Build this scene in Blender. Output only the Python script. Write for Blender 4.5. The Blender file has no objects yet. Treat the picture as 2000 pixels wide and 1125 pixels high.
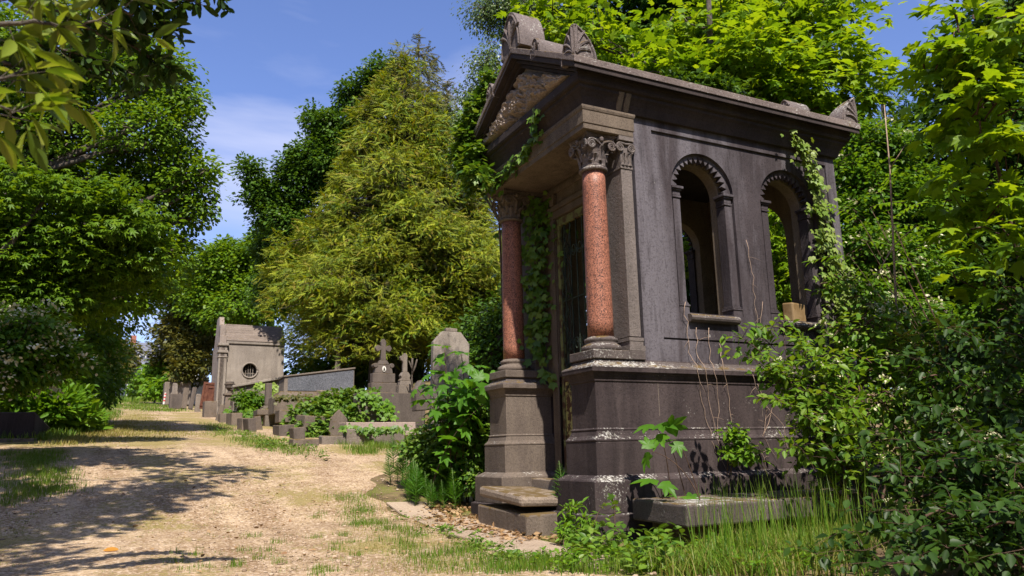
import bpy, math, random
import numpy as np
from mathutils import Vector, Matrix
from mathutils.geometry import tessellate_polygon

# ------------------------------------------------------------------ camera, sky, sun
sc = bpy.context.scene
COL = sc.collection
F_PX = 1502.6                       # focal length in pixels of the 2000 px wide photograph
YAW, PITCH, ROLL = 0.4684, 0.2109, -0.0213
CAM = np.array([-4.386, -6.83, 0.246])
R_ = np.array([math.cos(YAW), -math.sin(YAW), 0.0])
F0 = np.array([math.sin(YAW), math.cos(YAW), 0.0])
ZZ = np.array([0, 0, 1.0])
FW = F0 * math.cos(PITCH) + ZZ * math.sin(PITCH)
UP = -F0 * math.sin(PITCH) + ZZ * math.cos(PITCH)
cr, sr = math.cos(ROLL), math.sin(ROLL)

def at(px, py, dep):
    """world point seen at a pixel of the 2000x1125 photograph, dep metres in front of the camera"""
    a, b = px - 1000, py - 562.5
    a, b = a * cr + b * sr, -a * sr + b * cr
    return CAM + dep * (FW + R_ * a / F_PX - UP * b / F_PX)

cd = bpy.data.cameras.new('camera')
cam = bpy.data.objects.new('camera', cd)
COL.objects.link(cam)
rx = R_ * cr + UP * sr
ux = UP * cr - R_ * sr
M = Matrix.Identity(4)
for i in range(3):
    M[i][0], M[i][1], M[i][2], M[i][3] = rx[i], ux[i], -FW[i], CAM[i]
cam.matrix_world = M
cd.sensor_width = 36.0
cd.lens = F_PX / 2000 * 36.0
cd.clip_start = 0.05
cd.clip_end = 1000
cd.dof.use_dof = True
cd.dof.focus_distance = 9.5
cd.dof.aperture_fstop = 3.5
sc.camera = cam

SUN = np.array([-0.22, -1.0, 1.42]); SUN /= np.linalg.norm(SUN)
w = bpy.data.worlds.new('World'); sc.world = w; w.use_nodes = True
nt = w.node_tree; nt.nodes.clear()
def N(t, typ, **k):
    n = t.nodes.new(typ)
    for a, v in k.items():
        if a.startswith('i_'): n.inputs[a[2:].replace('_', ' ')].default_value = v
        else: setattr(n, a, v)
    return n
def ramp(t, stops, interp='LINEAR'):
    n = t.nodes.new('ShaderNodeValToRGB'); e = n.color_ramp.elements
    n.color_ramp.interpolation = interp
    while len(e) > 1: e.remove(e[-1])
    e[0].position, e[0].color = stops[0][0], tuple(stops[0][1]) + (1,)
    for p, c in stops[1:]:
        x = e.new(p); x.color = tuple(c) + (1,)
    return n
def mixc(t, fac, a, b, mode='MIX'):
    n = t.nodes.new('ShaderNodeMix'); n.data_type = 'RGBA'; n.blend_type = mode
    for s, v in ((0, fac), (6, a), (7, b)):
        if hasattr(v, 'is_output'): t.links.new(v, n.inputs[s])
        elif s == 0: n.inputs[0].default_value = v
        else: n.inputs[s].default_value = tuple(v) + (1,)
    return n.outputs[2]
sky = N(nt, 'ShaderNodeTexSky', sky_type='NISHITA', sun_disc=False)
sky.sun_elevation = math.asin(SUN[2]); sky.sun_rotation = math.atan2(SUN[0], SUN[1])
sky.air_density = 1.0; sky.dust_density = 0.25; sky.ozone_density = 2.0
tc = N(nt, 'ShaderNodeTexCoord')
mp = N(nt, 'ShaderNodeMapping'); mp.inputs['Rotation'].default_value = (0.2, 0.5, 1.2); mp.inputs['Location'].default_value = (0.33, 0.02, 0.9); mp.inputs['Scale'].default_value = (0.9, 2.6, 4.0)
nt.links.new(tc.outputs['Generated'], mp.inputs['Vector'])
nz = N(nt, 'ShaderNodeTexNoise', i_Scale=1.5, i_Detail=7.0, i_Roughness=0.5, i_Distortion=0.35)
nt.links.new(mp.outputs[0], nz.inputs['Vector'])
cl = ramp(nt, [(0.43, (0, 0, 0)), (0.72, (0.85, 0.85, 0.85))])
nt.links.new(nz.outputs['Fac'], cl.inputs[0])
tint = mixc(nt, 1.0, sky.outputs[0], (1.62, 1.62, 2.12), 'MULTIPLY')
cloudy = mixc(nt, cl.outputs[0], tint, (8.6, 8.9, 11.2))
bg = N(nt, 'ShaderNodeBackground', i_Strength=0.06)
nt.links.new(cloudy, bg.inputs['Color'])
wo = N(nt, 'ShaderNodeOutputWorld'); nt.links.new(bg.outputs[0], wo.inputs[0])

sl = bpy.data.lights.new('sun', 'SUN'); sl.energy = 5.0; sl.angle = math.radians(0.5); sl.color = (1.0, 0.93, 0.82)
so = bpy.data.objects.new('sun', sl); COL.objects.link(so)
so.rotation_euler = Vector(tuple(SUN)).to_track_quat('Z', 'Y').to_euler()
so.location = (-6, -30, 40)

sc.view_settings.view_transform = 'Standard'; sc.view_settings.look = 'None'
sc.view_settings.exposure = 0.75; sc.view_settings.gamma = 1.0
sc.cycles.max_bounces = 6; sc.cycles.diffuse_bounces = 3; sc.cycles.glossy_bounces = 2
sc.cycles.transmission_bounces = 3; sc.cycles.transparent_max_bounces = 4
sc.cycles.caustics_reflective = False; sc.cycles.caustics_refractive = False

# ------------------------------------------------------------------ materials
def newmat(name):
    m = bpy.data.materials.new(name); m.use_nodes = True
    t = m.node_tree; t.nodes.clear()
    out = N(t, 'ShaderNodeOutputMaterial')
    p = N(t, 'ShaderNodeBsdfPrincipled')
    t.links.new(p.outputs[0], out.inputs[0])
    return m, t, p, out
def noise(t, vec, scale, detail=4, rough=0.55, dist=0.0):
    n = N(t, 'ShaderNodeTexNoise', i_Scale=scale, i_Detail=detail, i_Roughness=rough, i_Distortion=dist)
    t.links.new(vec, n.inputs['Vector']); return n.outputs['Fac']
def mapping(t, vec, scale):
    n = N(t, 'ShaderNodeMapping'); n.inputs['Scale'].default_value = scale
    t.links.new(vec, n.inputs['Vector']); return n.outputs[0]
def rmp(t, fac, lo, hi):
    n = N(t, 'ShaderNodeMapRange'); n.inputs[1].default_value = lo; n.inputs[2].default_value = hi
    t.links.new(fac, n.inputs[0]); return n.outputs[0]
def mth(t, op, a, b=None):
    n = N(t, 'ShaderNodeMath', operation=op)
    for i, v in enumerate((a, b)):
        if v is None: continue
        if hasattr(v, 'is_output'): t.links.new(v, n.inputs[i])
        else: n.inputs[i].default_value = v
    return n.outputs[0]

def stone(name, c1, c2, stain=None, lichen=0.3, moss=0.0, streak=0.6, bump=0.25, grain=160, speck=None, rough=0.9, spots=()):
    """weathered stone: mottling, vertical rain streaks, lichen specks, moss on ledges"""
    m, t, p, out = newmat(name)
    g = N(t, 'ShaderNodeNewGeometry'); pos = g.outputs['Position']
    a = noise(t, pos, 1.7, 5, 0.6)
    col = mixc(t, rmp(t, a, 0.35, 0.65), c1, c2)
    band = noise(t, mapping(t, pos, (2.1, 2.1, 0.22)), 1.0, 4, 0.55, 0.6)
    st = noise(t, mapping(t, pos, (5.5, 5.5, 0.7)), 1.0, 6, 0.65, 0.5)
    dark = tuple(x * 0.45 for x in c1)
    if stain is None: stain = tuple(x * 1.7 for x in c2)
    col = mixc(t, mth(t, 'MULTIPLY', rmp(t, band, 0.46, 0.66), streak * .85), col, stain)
    col = mixc(t, mth(t, 'MULTIPLY', rmp(t, st, 0.52, 0.76), streak * .7), col, stain)
    st2 = noise(t, mapping(t, pos, (6, 6, 0.8)), 1.3, 5, 0.65, 0.7)
    col = mixc(t, mth(t, 'MULTIPLY', rmp(t, st2, 0.52, 0.75), streak), col, dark)
    fine = noise(t, pos, grain, 2, 0.7)
    col = mixc(t, mth(t, 'MULTIPLY', rmp(t, fine, 0.45, 0.70), 0.55), col, tuple(x * 1.9 for x in c2))
    mid_ = noise(t, pos, grain * .28, 4, 0.7)
    col = mixc(t, mth(t, 'MULTIPLY', rmp(t, mid_, 0.50, 0.30), 0.6), col, dark)
    if speck:
        v = N(t, 'ShaderNodeTexVoronoi', i_Scale=speck[1]); t.links.new(pos, v.inputs['Vector'])
        rr = ramp(t, [(0.0, (0.55, 0.55, 0.55)), (0.28, (0.7, 0.7, 0.7)), (0.30, (1, 1, 1)), (0.8, (1.12, 1.1, 1.08))], 'CONSTANT')
        sp = N(t, 'ShaderNodeSeparateColor'); t.links.new(v.outputs['Color'], sp.inputs[0])
        t.links.new(sp.outputs[0], rr.inputs[0])
        col = mixc(t, 1.0, col, rr.outputs[0], 'MULTIPLY')
        col = mixc(t, rmp(t, noise(t, pos, speck[1] * 0.8, 1, 0.5), 0.585, 0.625), col, speck[0])
    sep = N(t, 'ShaderNodeSeparateXYZ'); t.links.new(g.outputs['Normal'], sep.inputs[0])
    upw = rmp(t, sep.outputs[2], 0.15, 0.8)
    if lichen > 0:
        big = noise(t, pos, 2.6, 4, 0.6)
        fl = noise(t, pos, 38, 4, 0.75)
        thr = mth(t, 'ADD', mth(t, 'ADD', fl, mth(t, 'MULTIPLY', mth(t, 'SUBTRACT', big, 0.5), 0.55)), mth(t, 'MULTIPLY', upw, 0.14))
        for (q, rad, amt) in spots:
            dv = N(t, 'ShaderNodeVectorMath', operation='SUBTRACT'); t.links.new(pos, dv.inputs[0]); dv.inputs[1].default_value = q
            ds = N(t, 'ShaderNodeVectorMath', operation='DIVIDE'); t.links.new(dv.outputs[0], ds.inputs[0]); ds.inputs[1].default_value = rad
            ln = N(t, 'ShaderNodeVectorMath', operation='LENGTH'); t.links.new(ds.outputs[0], ln.inputs[0])
            thr = mth(t, 'ADD', thr, mth(t, 'MULTIPLY', rmp(t, ln.outputs['Value'], 1.0, 0.2), amt))
        lm = rmp(t, thr, 0.79 - lichen * 0.22, 0.88 - lichen * 0.2)
        col = mixc(t, mth(t, 'MULTIPLY', lm, .92), col, mixc(t, rmp(t, noise(t, pos, 21, 4, .6), .38, .6), (0.26, 0.245, 0.20), (0.50, 0.48, 0.45)))
    if moss > 0:
        mm = noise(t, pos, 7, 5, 0.65)
        k = mth(t, 'MULTIPLY', rmp(t, mth(t, 'ADD', mm, mth(t, 'MULTIPLY', upw, 0.3)), 0.80 - 0.3 * moss, 0.92 - 0.3 * moss), 1.0)
        col = mixc(t, k, col, mixc(t, noise(t, pos, 60, 3), (0.07, 0.06, 0.015), (0.16, 0.09, 0.04)))
    t.links.new(col, p.inputs['Base Color'])
    p.inputs['Roughness'].default_value = rough
    p.inputs['Specular IOR Level'].default_value = 0.3
    b = N(t, 'ShaderNodeBump', i_Strength=bump, i_Distance=0.02)
    hh = mth(t, 'ADD', mth(t, 'MULTIPLY', fine, 0.4), mth(t, 'ADD', mth(t, 'MULTIPLY', noise(t, pos, 30, 5, 0.65), 0.8), noise(t, pos, 5, 4)))
    t.links.new(hh, b.inputs['Height']); t.links.new(b.outputs[0], p.inputs['Normal'])
    return m

def leafmat(name, cols, trans=0.45, tcol=None, rough=0.45, spec=0.25, hue=0.35, hscale=0.9):
    m, t, p, out = newmat(name)
    g = N(t, 'ShaderNodeNewGeometry')
    k = len(cols)
    r = ramp(t, [(i / max(1, k - 1), c) for i, c in enumerate(cols)])
    t.links.new(g.outputs['Random Per Island'], r.inputs[0])
    big = noise(t, g.outputs['Position'], hscale, 2)
    mean = np.mean(np.array(cols), axis=0)
    shift = tuple(float(v) for v in np.array(cols[-1]) * 0.6 + mean * 0.4)
    col = mixc(t, mth(t, 'MULTIPLY', rmp(t, big, 0.4, 0.68), hue), r.outputs[0], shift)
    t.links.new(col, p.inputs['Base Color'])
    p.inputs['Roughness'].default_value = rough
    p.inputs['Specular IOR Level'].default_value = spec
    tr = N(t, 'ShaderNodeBsdfTranslucent')
    tint = mixc(t, 1.0, col, tcol or (1.5, 1.25, 0.5), 'MULTIPLY')
    t.links.new(tint, tr.inputs[0])
    mx = N(t, 'ShaderNodeMixShader', i_Fac=trans)
    t.links.new(p.outputs[0], mx.inputs[1]); t.links.new(tr.outputs[0], mx.inputs[2])
    t.links.new(mx.outputs[0], out.inputs[0])
    return m

def plain(name, c1, c2, scale=8, rough=0.8, metal=0.0, bump=0.2, thr=(0.42, 0.6)):
    m, t, p, out = newmat(name)
    g = N(t, 'ShaderNodeNewGeometry'); pos = g.outputs['Position']
    f = noise(t, pos, scale, 6, 0.65)
    t.links.new(mixc(t, rmp(t, f, *thr), c1, c2), p.inputs['Base Color'])
    p.inputs['Roughness'].default_value = rough; p.inputs['Metallic'].default_value = metal
    p.inputs['Specular IOR Level'].default_value = 0.3
    b = N(t, 'ShaderNodeBump', i_Strength=bump, i_Distance=0.01)
    t.links.new(noise(t, pos, scale * 5, 4, 0.6), b.inputs['Height']); t.links.new(b.outputs[0], p.inputs['Normal'])
    return m

MT = {}
MT['dark'] = stone('dark_weathered_stone', (0.027, 0.020, 0.023), (0.050, 0.039, 0.043), stain=(0.155, 0.141, 0.160), lichen=0.22, streak=0.9, bump=0.35, spots=[((1.78, .1, 1.58), (.5, .4, .26), .17), ((3.2, .1, 1.56), (.5, .4, .28), .20), ((2.55, .1, 2.7), (.14, .4, .9), .07), ((1.1, .1, 3.0), (.1, .4, .8), .05), ((.1, .1, 1.3), (.5, .4, .15), .12)])
MT['base'] = stone('dark_base_stone', (0.021, 0.014, 0.015), (0.041, 0.029, 0.029), stain=(0.085, 0.064, 0.062), lichen=0.34, streak=0.7, bump=0.4, spots=[((.0, .0, .72), (.09, .09, .40), .24), ((.15, .0, .42), (.9, .3, .10), .12), ((.12, -.1, -.2), (.28, .3, .28), .20), ((2.6, 0, .6), (.9, .3, .5), .07), ((1.7, 0, .5), (.7, .3, .5), .06)])
MT['ledge'] = stone('lichened_stone', (0.055, 0.043, 0.041), (0.088, 0.070, 0.064), lichen=0.42, streak=0.4, bump=0.4, moss=0.15, spots=[((.3, .1, 1.2), (1.0, .5, .3), .16), ((1.8, .1, 1.74), (.5, .4, .12), .10), ((3.2, .1, 1.74), (.5, .4, .12), .14), ((.7, -.7, -.3), (1.0, .6, .3), .12)])
MT['beam'] = stone('pale_stained_stone', (0.095, 0.070, 0.052), (0.165, 0.128, 0.096), stain=(0.05, 0.036, 0.03), lichen=0.1, streak=0.9, bump=0.3)
MT['cornice'] = stone('sooty_cornice_stone', (0.022, 0.016, 0.016), (0.042, 0.030, 0.028), stain=(0.075, 0.055, 0.05), lichen=0.3, streak=0.5, bump=0.4)
MT['relief'] = stone('carved_pale_stone', (0.22, 0.17, 0.14), (0.40, 0.32, 0.27), stain=(0.09, 0.07, 0.06), lichen=0.1, streak=0.3, bump=0.3)
MT['rooftop'] = stone('lichened_roof_stone', (0.085, 0.063, 0.058), (0.17, 0.133, 0.12), lichen=0.9, moss=0.55, streak=0.2, bump=0.5)
MT['acro'] = stone('carved_lichened_stone', (0.085, 0.068, 0.064), (0.15, 0.12, 0.112), lichen=0.75, moss=0.1, streak=0.3, bump=0.8)
MT['inner'] = stone('stained_interior_plaster', (0.13, 0.098, 0.072), (0.20, 0.155, 0.11), stain=(0.10, 0.065, 0.03), lichen=0.0, streak=0.5, bump=0.15)
MT['ceil'] = stone('damp_ceiling_plaster', (0.16, 0.12, 0.06), (0.24, 0.19, 0.12), stain=(0.09, 0.06, 0.03), lichen=0.0, streak=0.5, bump=0.2)
MT['pillar'] = stone('rough_pilaster_stone', (0.085, 0.070, 0.064), (0.14, 0.115, 0.105), lichen=0.3, streak=0.4, bump=0.6)
MT['pier'] = stone('warm_grey_stone', (0.075, 0.057, 0.048), (0.125, 0.098, 0.080), stain=(0.20, 0.160, 0.125), lichen=0.25, streak=0.5, bump=0.35)
MT['step'] = stone('worn_step_stone', (0.17, 0.13, 0.10), (0.27, 0.215, 0.17), lichen=0.25, moss=0.4, streak=0.1, bump=0.5)
MT['pink'] = stone('red_granite', (0.25, 0.095, 0.060), (0.32, 0.135, 0.088), stain=(0.34, 0.165, 0.115), lichen=0.0, streak=0.15, bump=0.04, grain=70, speck=((0.05, 0.03, 0.028), 105), rough=0.5)
MT['bluegran'] = stone('blue_grey_granite', (0.095, 0.10, 0.115), (0.14, 0.145, 0.165), stain=(0.19, 0.19, 0.205), lichen=0.0, streak=0.1, bump=0.05, grain=60, speck=((0.075, 0.078, 0.092), 70), rough=0.4)
MT['grey'] = stone('grey_tomb_stone', (0.125, 0.10, 0.082), (0.21, 0.175, 0.145), stain=(0.065, 0.052, 0.044), lichen=0.35, moss=0.35, streak=0.6, bump=0.4)
MT['chapelwall'] = stone('chapel_render', (0.19, 0.158, 0.132), (0.28, 0.24, 0.205), stain=(0.10, 0.082, 0.072), lichen=0.15, moss=0.1, streak=0.7, bump=0.25)
MT['chapelroof'] = stone('chapel_roof_stone', (0.17, 0.135, 0.115), (0.27, 0.22, 0.19), lichen=0.2, moss=0.55, streak=0.2, bump=0.4)
MT['darktomb'] = stone('dark_tomb_stone', (0.058, 0.046, 0.040), (0.10, 0.08, 0.068), lichen=0.3, moss=0.4, streak=0.5, bump=0.4)
MT['kerb'] = stone('mossy_kerb_stone', (0.085, 0.066, 0.052), (0.15, 0.118, 0.094), lichen=0.28, moss=0.62, streak=0.4, bump=0.5)
MT['ledger'] = stone('pinkish_gravel_ledger', (0.26, 0.19, 0.165), (0.36, 0.28, 0.24), lichen=0.2, moss=0.3, streak=0.0, bump=0.6)
MT['pale'] = plain('pale_paint', (0.62, 0.58, 0.52), (0.7, 0.67, 0.62), 3)
MT['flag'] = stone('flat_path_stone', (0.24, 0.175, 0.125), (0.34, 0.26, 0.19), lichen=0.0, moss=0.0, streak=0.0, bump=0.4)
MT['rust'] = plain('rusted_iron', (0.085, 0.028, 0.016), (0.13, 0.05, 0.028), 7, 0.75, 0.2, 0.4)
MT['iron'] = plain('old_green_iron', (0.02, 0.028, 0.022), (0.055, 0.075, 0.05), 12, 0.6, 0.3, 0.3)
MT['yellow'] = plain('peeling_yellow_paint', (0.36, 0.33, 0.11), (0.07, 0.03, 0.015), 9, 0.7, 0.0, 0.5, (0.5, 0.56))
MT['greenframe'] = plain('peeling_green_paint', (0.16, 0.17, 0.06), (0.07, 0.035, 0.02), 10, 0.7, 0.0, 0.5, (0.46, 0.56))
MT['black'] = plain('dark_void', (0.01, 0.01, 0.01), (0.02, 0.018, 0.016), 5)
MT['bark'] = plain('bark', (0.055, 0.042, 0.032), (0.11, 0.09, 0.072), 14, 0.9, 0, 0.8)
MT['barkgrey'] = plain('grey_bark', (0.09, 0.082, 0.07), (0.16, 0.15, 0.13), 14, 0.9, 0, 0.6)
MT['stem'] = plain('thin_stem', (0.06, 0.033, 0.022), (0.11, 0.065, 0.042), 20, 0.8, 0, 0.3)
MT['greenstem'] = plain('green_stem', (0.07, 0.12, 0.03), (0.12, 0.16, 0.05), 20, 0.7, 0, 0.2)
MT['dry'] = plain('dry_vine', (0.28, 0.19, 0.14), (0.40, 0.29, 0.22), 30, 0.9, 0, 0.3)
MT['amber'] = plain('amber_stone', (0.13, 0.075, 0.026), (0.24, 0.16, 0.08), 4, 0.7)
MT['white'] = plain('white_petals', (0.72, 0.70, 0.58), (0.85, 0.82, 0.70), 40, 0.7)
MT['slate'] = plain('slate_roof', (0.11, 0.115, 0.15), (0.15, 0.155, 0.19), 2, 0.6)
MT['brick'] = plain('brick_red', (0.25, 0.09, 0.06), (0.32, 0.13, 0.09), 6)
MT['glass'] = plain('dark_window_glass', (0.04, 0.05, 0.07), (0.06, 0.075, 0.10), 1, 0.1, 0, 0.0)
MT['red'] = plain('red_paint', (0.5, 0.05, 0.05), (0.55, 0.08, 0.07), 4)

L = {}
L['oak'] = leafmat('oak_leaves', [(0.04, 0.09, 0.005), (0.08, 0.17, 0.008), (0.13, 0.24, 0.011), (0.18, 0.28, 0.014)], 0.4)
L['oakdark'] = leafmat('dark_oak_leaves', [(0.028, 0.072, 0.007), (0.055, 0.125, 0.010), (0.09, 0.17, 0.013)], 0.35)
L['maplefar'] = leafmat('field_maple_leaves', [(0.055, 0.125, 0.008), (0.10, 0.20, 0.010), (0.16, 0.26, 0.014)], 0.45)
L['gold'] = leafmat('golden_cypress', [(0.045, 0.10, 0.008), (0.09, 0.16, 0.010), (0.20, 0.27, 0.013), (0.34, 0.38, 0.018), (0.15, 0.21, 0.013), (0.28, 0.21, 0.03)], 0.32, (1.3, 1.15, 0.4), rough=0.6)
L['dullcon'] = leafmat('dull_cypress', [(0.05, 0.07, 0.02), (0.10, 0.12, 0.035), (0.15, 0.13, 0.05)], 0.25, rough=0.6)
L['yew'] = leafmat('brownish_yew', [(0.045, 0.060, 0.010), (0.085, 0.090, 0.015), (0.13, 0.115, 0.022)], 0.3)
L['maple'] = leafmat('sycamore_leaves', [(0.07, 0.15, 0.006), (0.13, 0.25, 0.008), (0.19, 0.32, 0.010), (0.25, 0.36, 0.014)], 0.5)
L['mapledark'] = leafmat('shaded_sycamore_leaves', [(0.03, 0.085, 0.008), (0.05, 0.125, 0.010), (0.085, 0.17, 0.012)], 0.45)  # darker copy of the sycamore leaves, with shade mixed into the colour
L['sap'] = leafmat('sapling_leaves', [(0.055, 0.16, 0.012), (0.085, 0.22, 0.016), (0.12, 0.27, 0.02)], 0.5, spec=0.3)
L['birch'] = leafmat('birch_leaves', [(0.05, 0.10, 0.02), (0.10, 0.17, 0.035), (0.16, 0.22, 0.05)], 0.4, spec=0.5, rough=0.35)
L['dogwood'] = leafmat('dogwood_leaves', [(0.05, 0.13, 0.010), (0.09, 0.20, 0.013), (0.14, 0.26, 0.017), (0.19, 0.28, 0.03)], 0.45, spec=0.25)
L['shade'] = leafmat('shade_toned_dogwood_leaves', [(0.018, 0.046, 0.007), (0.030, 0.075, 0.009), (0.05, 0.105, 0.012)], 0.4)  # dogwood greens darkened: the deep shade is painted into the leaf colour
L['shrub'] = leafmat('mixed_shrub_leaves', [(0.045, 0.12, 0.010), (0.085, 0.19, 0.012), (0.14, 0.25, 0.016)], 0.45)
L['bright'] = leafmat('bright_bush_leaves', [(0.07, 0.17, 0.012), (0.12, 0.25, 0.014), (0.17, 0.30, 0.02)], 0.45)
L['ivy'] = leafmat('ivy_leaves', [(0.035, 0.095, 0.008), (0.07, 0.16, 0.012), (0.13, 0.23, 0.02), (0.17, 0.26, 0.04)], 0.35, spec=0.35)
L['ivypale'] = leafmat('pale_ivy_leaves', [(0.12, 0.22, 0.02), (0.20, 0.30, 0.04), (0.28, 0.34, 0.10)], 0.35, spec=0.3)
L['laurel'] = leafmat('laurel_leaves', [(0.06, 0.11, 0.008), (0.11, 0.17, 0.010), (0.18, 0.24, 0.016), (0.26, 0.28, 0.04)], 0.4, (1.3, 1.3, .5), spec=0.4)
L['beech'] = leafmat('beech_leaves', [(0.025, 0.055, 0.010), (0.04, 0.085, 0.012)], 0.35)
L['rust'] = leafmat('rusty_leaves', [(0.45, 0.20, 0.03), (0.5, 0.25, 0.04)], 0.4)
L['horsetail'] = leafmat('horsetail_green', [(0.06, 0.19, 0.02), (0.10, 0.26, 0.03)], 0.4)
L['grass'] = leafmat('grass_blades', [(0.045, 0.115, 0.010), (0.085, 0.185, 0.014), (0.14, 0.25, 0.02), (0.22, 0.25, 0.05)], 0.4, hue=0.5)
L['drygrass'] = leafmat('dry_grass_blades', [(0.13, 0.17, 0.02), (0.26, 0.24, 0.06), (0.36, 0.28, 0.11)], 0.35)
L['litter'] = leafmat('fallen_leaf_litter', [(0.16, 0.09, 0.04), (0.30, 0.18, 0.08), (0.42, 0.29, 0.16), (0.22, 0.12, 0.06)], 0.1)
L['fern'] = leafmat('fern_fronds', [(0.03, 0.11, 0.012), (0.06, 0.17, 0.016)], 0.4)
L['yellowl'] = leafmat('yellowing_leaves', [(0.20, 0.23, 0.02), (0.34, 0.33, 0.05), (0.40, 0.36, 0.08)], 0.45)

# ------------------------------------------------------------------ mesh helpers
class MB:
    def __init__(self): self.v = []; self.f = []; self.n = 0
    def add(self, verts, faces):
        o = self.n; self.v.extend([tuple(map(float, p)) for p in verts]); self.n += len(verts)
        self.f.extend([tuple(i + o for i in f) for f in faces])
    def box(self, x0, x1, y0, y1, z0, z1):
        self.add([(x0, y0, z0), (x1, y0, z0), (x1, y1, z0), (x0, y1, z0), (x0, y0, z1), (x1, y0, z1), (x1, y1, z1), (x0, y1, z1)],
                 [(3, 2, 1, 0), (4, 5, 6, 7), (0, 1, 5, 4), (1, 2, 6, 5), (2, 3, 7, 6), (3, 0, 4, 7)])
    def frustum(self, x0, x1, y0, y1, z0, z1, ix, iy):
        self.add([(x0, y0, z0), (x1, y0, z0), (x1, y1, z0), (x0, y1, z0), (x0 + ix, y0 + iy, z1), (x1 - ix, y0 + iy, z1), (x1 - ix, y1 - iy, z1), (x0 + ix, y1 - iy, z1)],
                 [(3, 2, 1, 0), (4, 5, 6, 7), (0, 1, 5, 4), (1, 2, 6, 5), (2, 3, 7, 6), (3, 0, 4, 7)])
    def lathe(self, prof, c=(0, 0, 0), n=32):
        vs, fs = [], []
        for r, z in prof:
            for k in range(n):
                a = 2 * math.pi * k / n
                vs.append((c[0] + r * math.cos(a), c[1] + r * math.sin(a), c[2] + z))
        m = len(prof)
        for i in range(m - 1):
            for k in range(n):
                q = (k + 1) % n
                fs.append((i * n + k, i * n + q, (i + 1) * n + q, (i + 1) * n + k))
        fs.append(tuple(range(n))[::-1]); fs.append(tuple((m - 1) * n + k for k in range(n)))
        self.add(vs, fs)
    def tube(self, pts, rad, n=6, cap=True):
        P = [np.array(p, float) for p in pts]; k = len(P)
        if not hasattr(rad, '__len__'): rad = [rad] * k
        vs, fs = [], []
        ref = np.array([0.31, 0.17, 0.93])
        for i in range(k):
            d = P[min(i + 1, k - 1)] - P[max(i - 1, 0)]
            d /= (np.linalg.norm(d) + 1e-9)
            a = np.cross(d, ref)
            if np.linalg.norm(a) < 0.05: a = np.cross(d, (1, 0, 0))
            a /= np.linalg.norm(a); b = np.cross(d, a)
            for j in range(n):
                t = 2 * math.pi * j / n
                vs.append(P[i] + rad[i] * (a * math.cos(t) + b * math.sin(t)))
        for i in range(k - 1):
            for j in range(n):
                q = (j + 1) % n
                fs.append((i * n + j, i * n + q, (i + 1) * n + q, (i + 1) * n + j))
        if cap:
            fs.append(tuple(range(n))[::-1]); fs.append(tuple((k - 1) * n + j for j in range(n)))
        self.add(vs, fs)
    def sweep(self, poly, prof, cap0=False, cap1=True):
        """profile (offset, z) swept round a closed counter-clockwise polygon with mitred corners"""
        k = len(poly); P = [np.array(p, float) for p in poly]
        mit = []
        for i in range(k):
            a = P[i] - P[i - 1]; b = P[(i + 1) % k] - P[i]
            na = np.array([a[1], -a[0]]) / np.linalg.norm(a); nb = np.array([b[1], -b[0]]) / np.linalg.norm(b)
            mm = na + nb; mit.append(mm / (mm @ na))
        vs, fs = [], []
        for off, z in prof:
            for i in range(k):
                q = P[i] + mit[i] * off; vs.append((q[0], q[1], z))
        for j in range(len(prof) - 1):
            for i in range(k):
                q = (i + 1) % k
                fs.append((j * k + i, j * k + q, (j + 1) * k + q, (j + 1) * k + i))
        if cap0: fs.append(tuple(range(k))[::-1])
        if cap1: fs.append(tuple((len(prof) - 1) * k + i for i in range(k)))
        self.add(vs, fs)
    def plate(self, outer, holes, d0, d1, fn, back=True):
        """2-D outline with holes, extruded from depth d0 to d1; fn(a, b, d) places a point"""
        polys = [outer] + list(holes)
        tris = tessellate_polygon([[Vector((a, b, 0)) for a, b in p] for p in polys])
        flat = [q for p in polys for q in p]; n = len(flat)
        vs = [fn(a, b, d0) for a, b in flat] + [fn(a, b, d1) for a, b in flat]
        fs = [tuple(t) for t in tris]
        if back: fs += [tuple(i + n for i in t)[::-1] for t in tris]
        o = 0
        for p in polys:
            k = len(p)
            for i in range(k):
                q = (i + 1) % k
                fs.append((o + i, o + q, n + o + q, n + o + i))
            o += k
        self.add(vs, fs)
    def build(self, name, mat, parent=None, smooth=False, bevel=0.0, recalc=True, jitter=0.0):
        me = bpy.data.meshes.new(name)
        vs = self.v
        if jitter:
            rr = random.Random(len(vs)); vs = [(x + rr.uniform(-jitter, jitter), y + rr.uniform(-jitter, jitter), z + rr.uniform(-jitter, jitter)) for x, y, z in vs]
        me.from_pydata(vs, [], self.f)
        me.materials.append(mat)
        if recalc:
            import bmesh
            bm = bmesh.new(); bm.from_mesh(me); bmesh.ops.recalc_face_normals(bm, faces=bm.faces); bm.to_mesh(me); bm.free()
        if smooth: me.polygons.foreach_set('use_smooth', [True] * len(me.polygons))
        me.update()
        o = bpy.data.objects.new(name, me); COL.objects.link(o)
        if parent is not None: o.parent = parent
        if bevel:
            b = o.modifiers.new('bevel', 'BEVEL'); b.width = bevel; b.segments = 2; b.limit_method = 'ANGLE'; b.angle_limit = math.radians(40)
        if smooth == 'auto': pass
        return o

def tag(o, label=None, cat=None, group=None, kind=None):
    if label: o['label'] = label
    if cat: o['category'] = cat
    if group: o['group'] = group
    if kind: o['kind'] = kind
    elif label and o.name.split('.')[0].split('_')[-1] in ('slab', 'wall', 'stone'): o['kind'] = 'thing'
    return o
def thing(name, label, cat, loc=(0, 0, 0), rz=0.0, group=None):
    o = bpy.data.objects.new(name, None); COL.objects.link(o)
    o.location = tuple(map(float, loc)); o.rotation_euler = (0, 0, rz); o.empty_display_size = 0.2
    return tag(o, label, cat, group)
def structure(o): o['kind'] = 'structure'; return o

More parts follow.
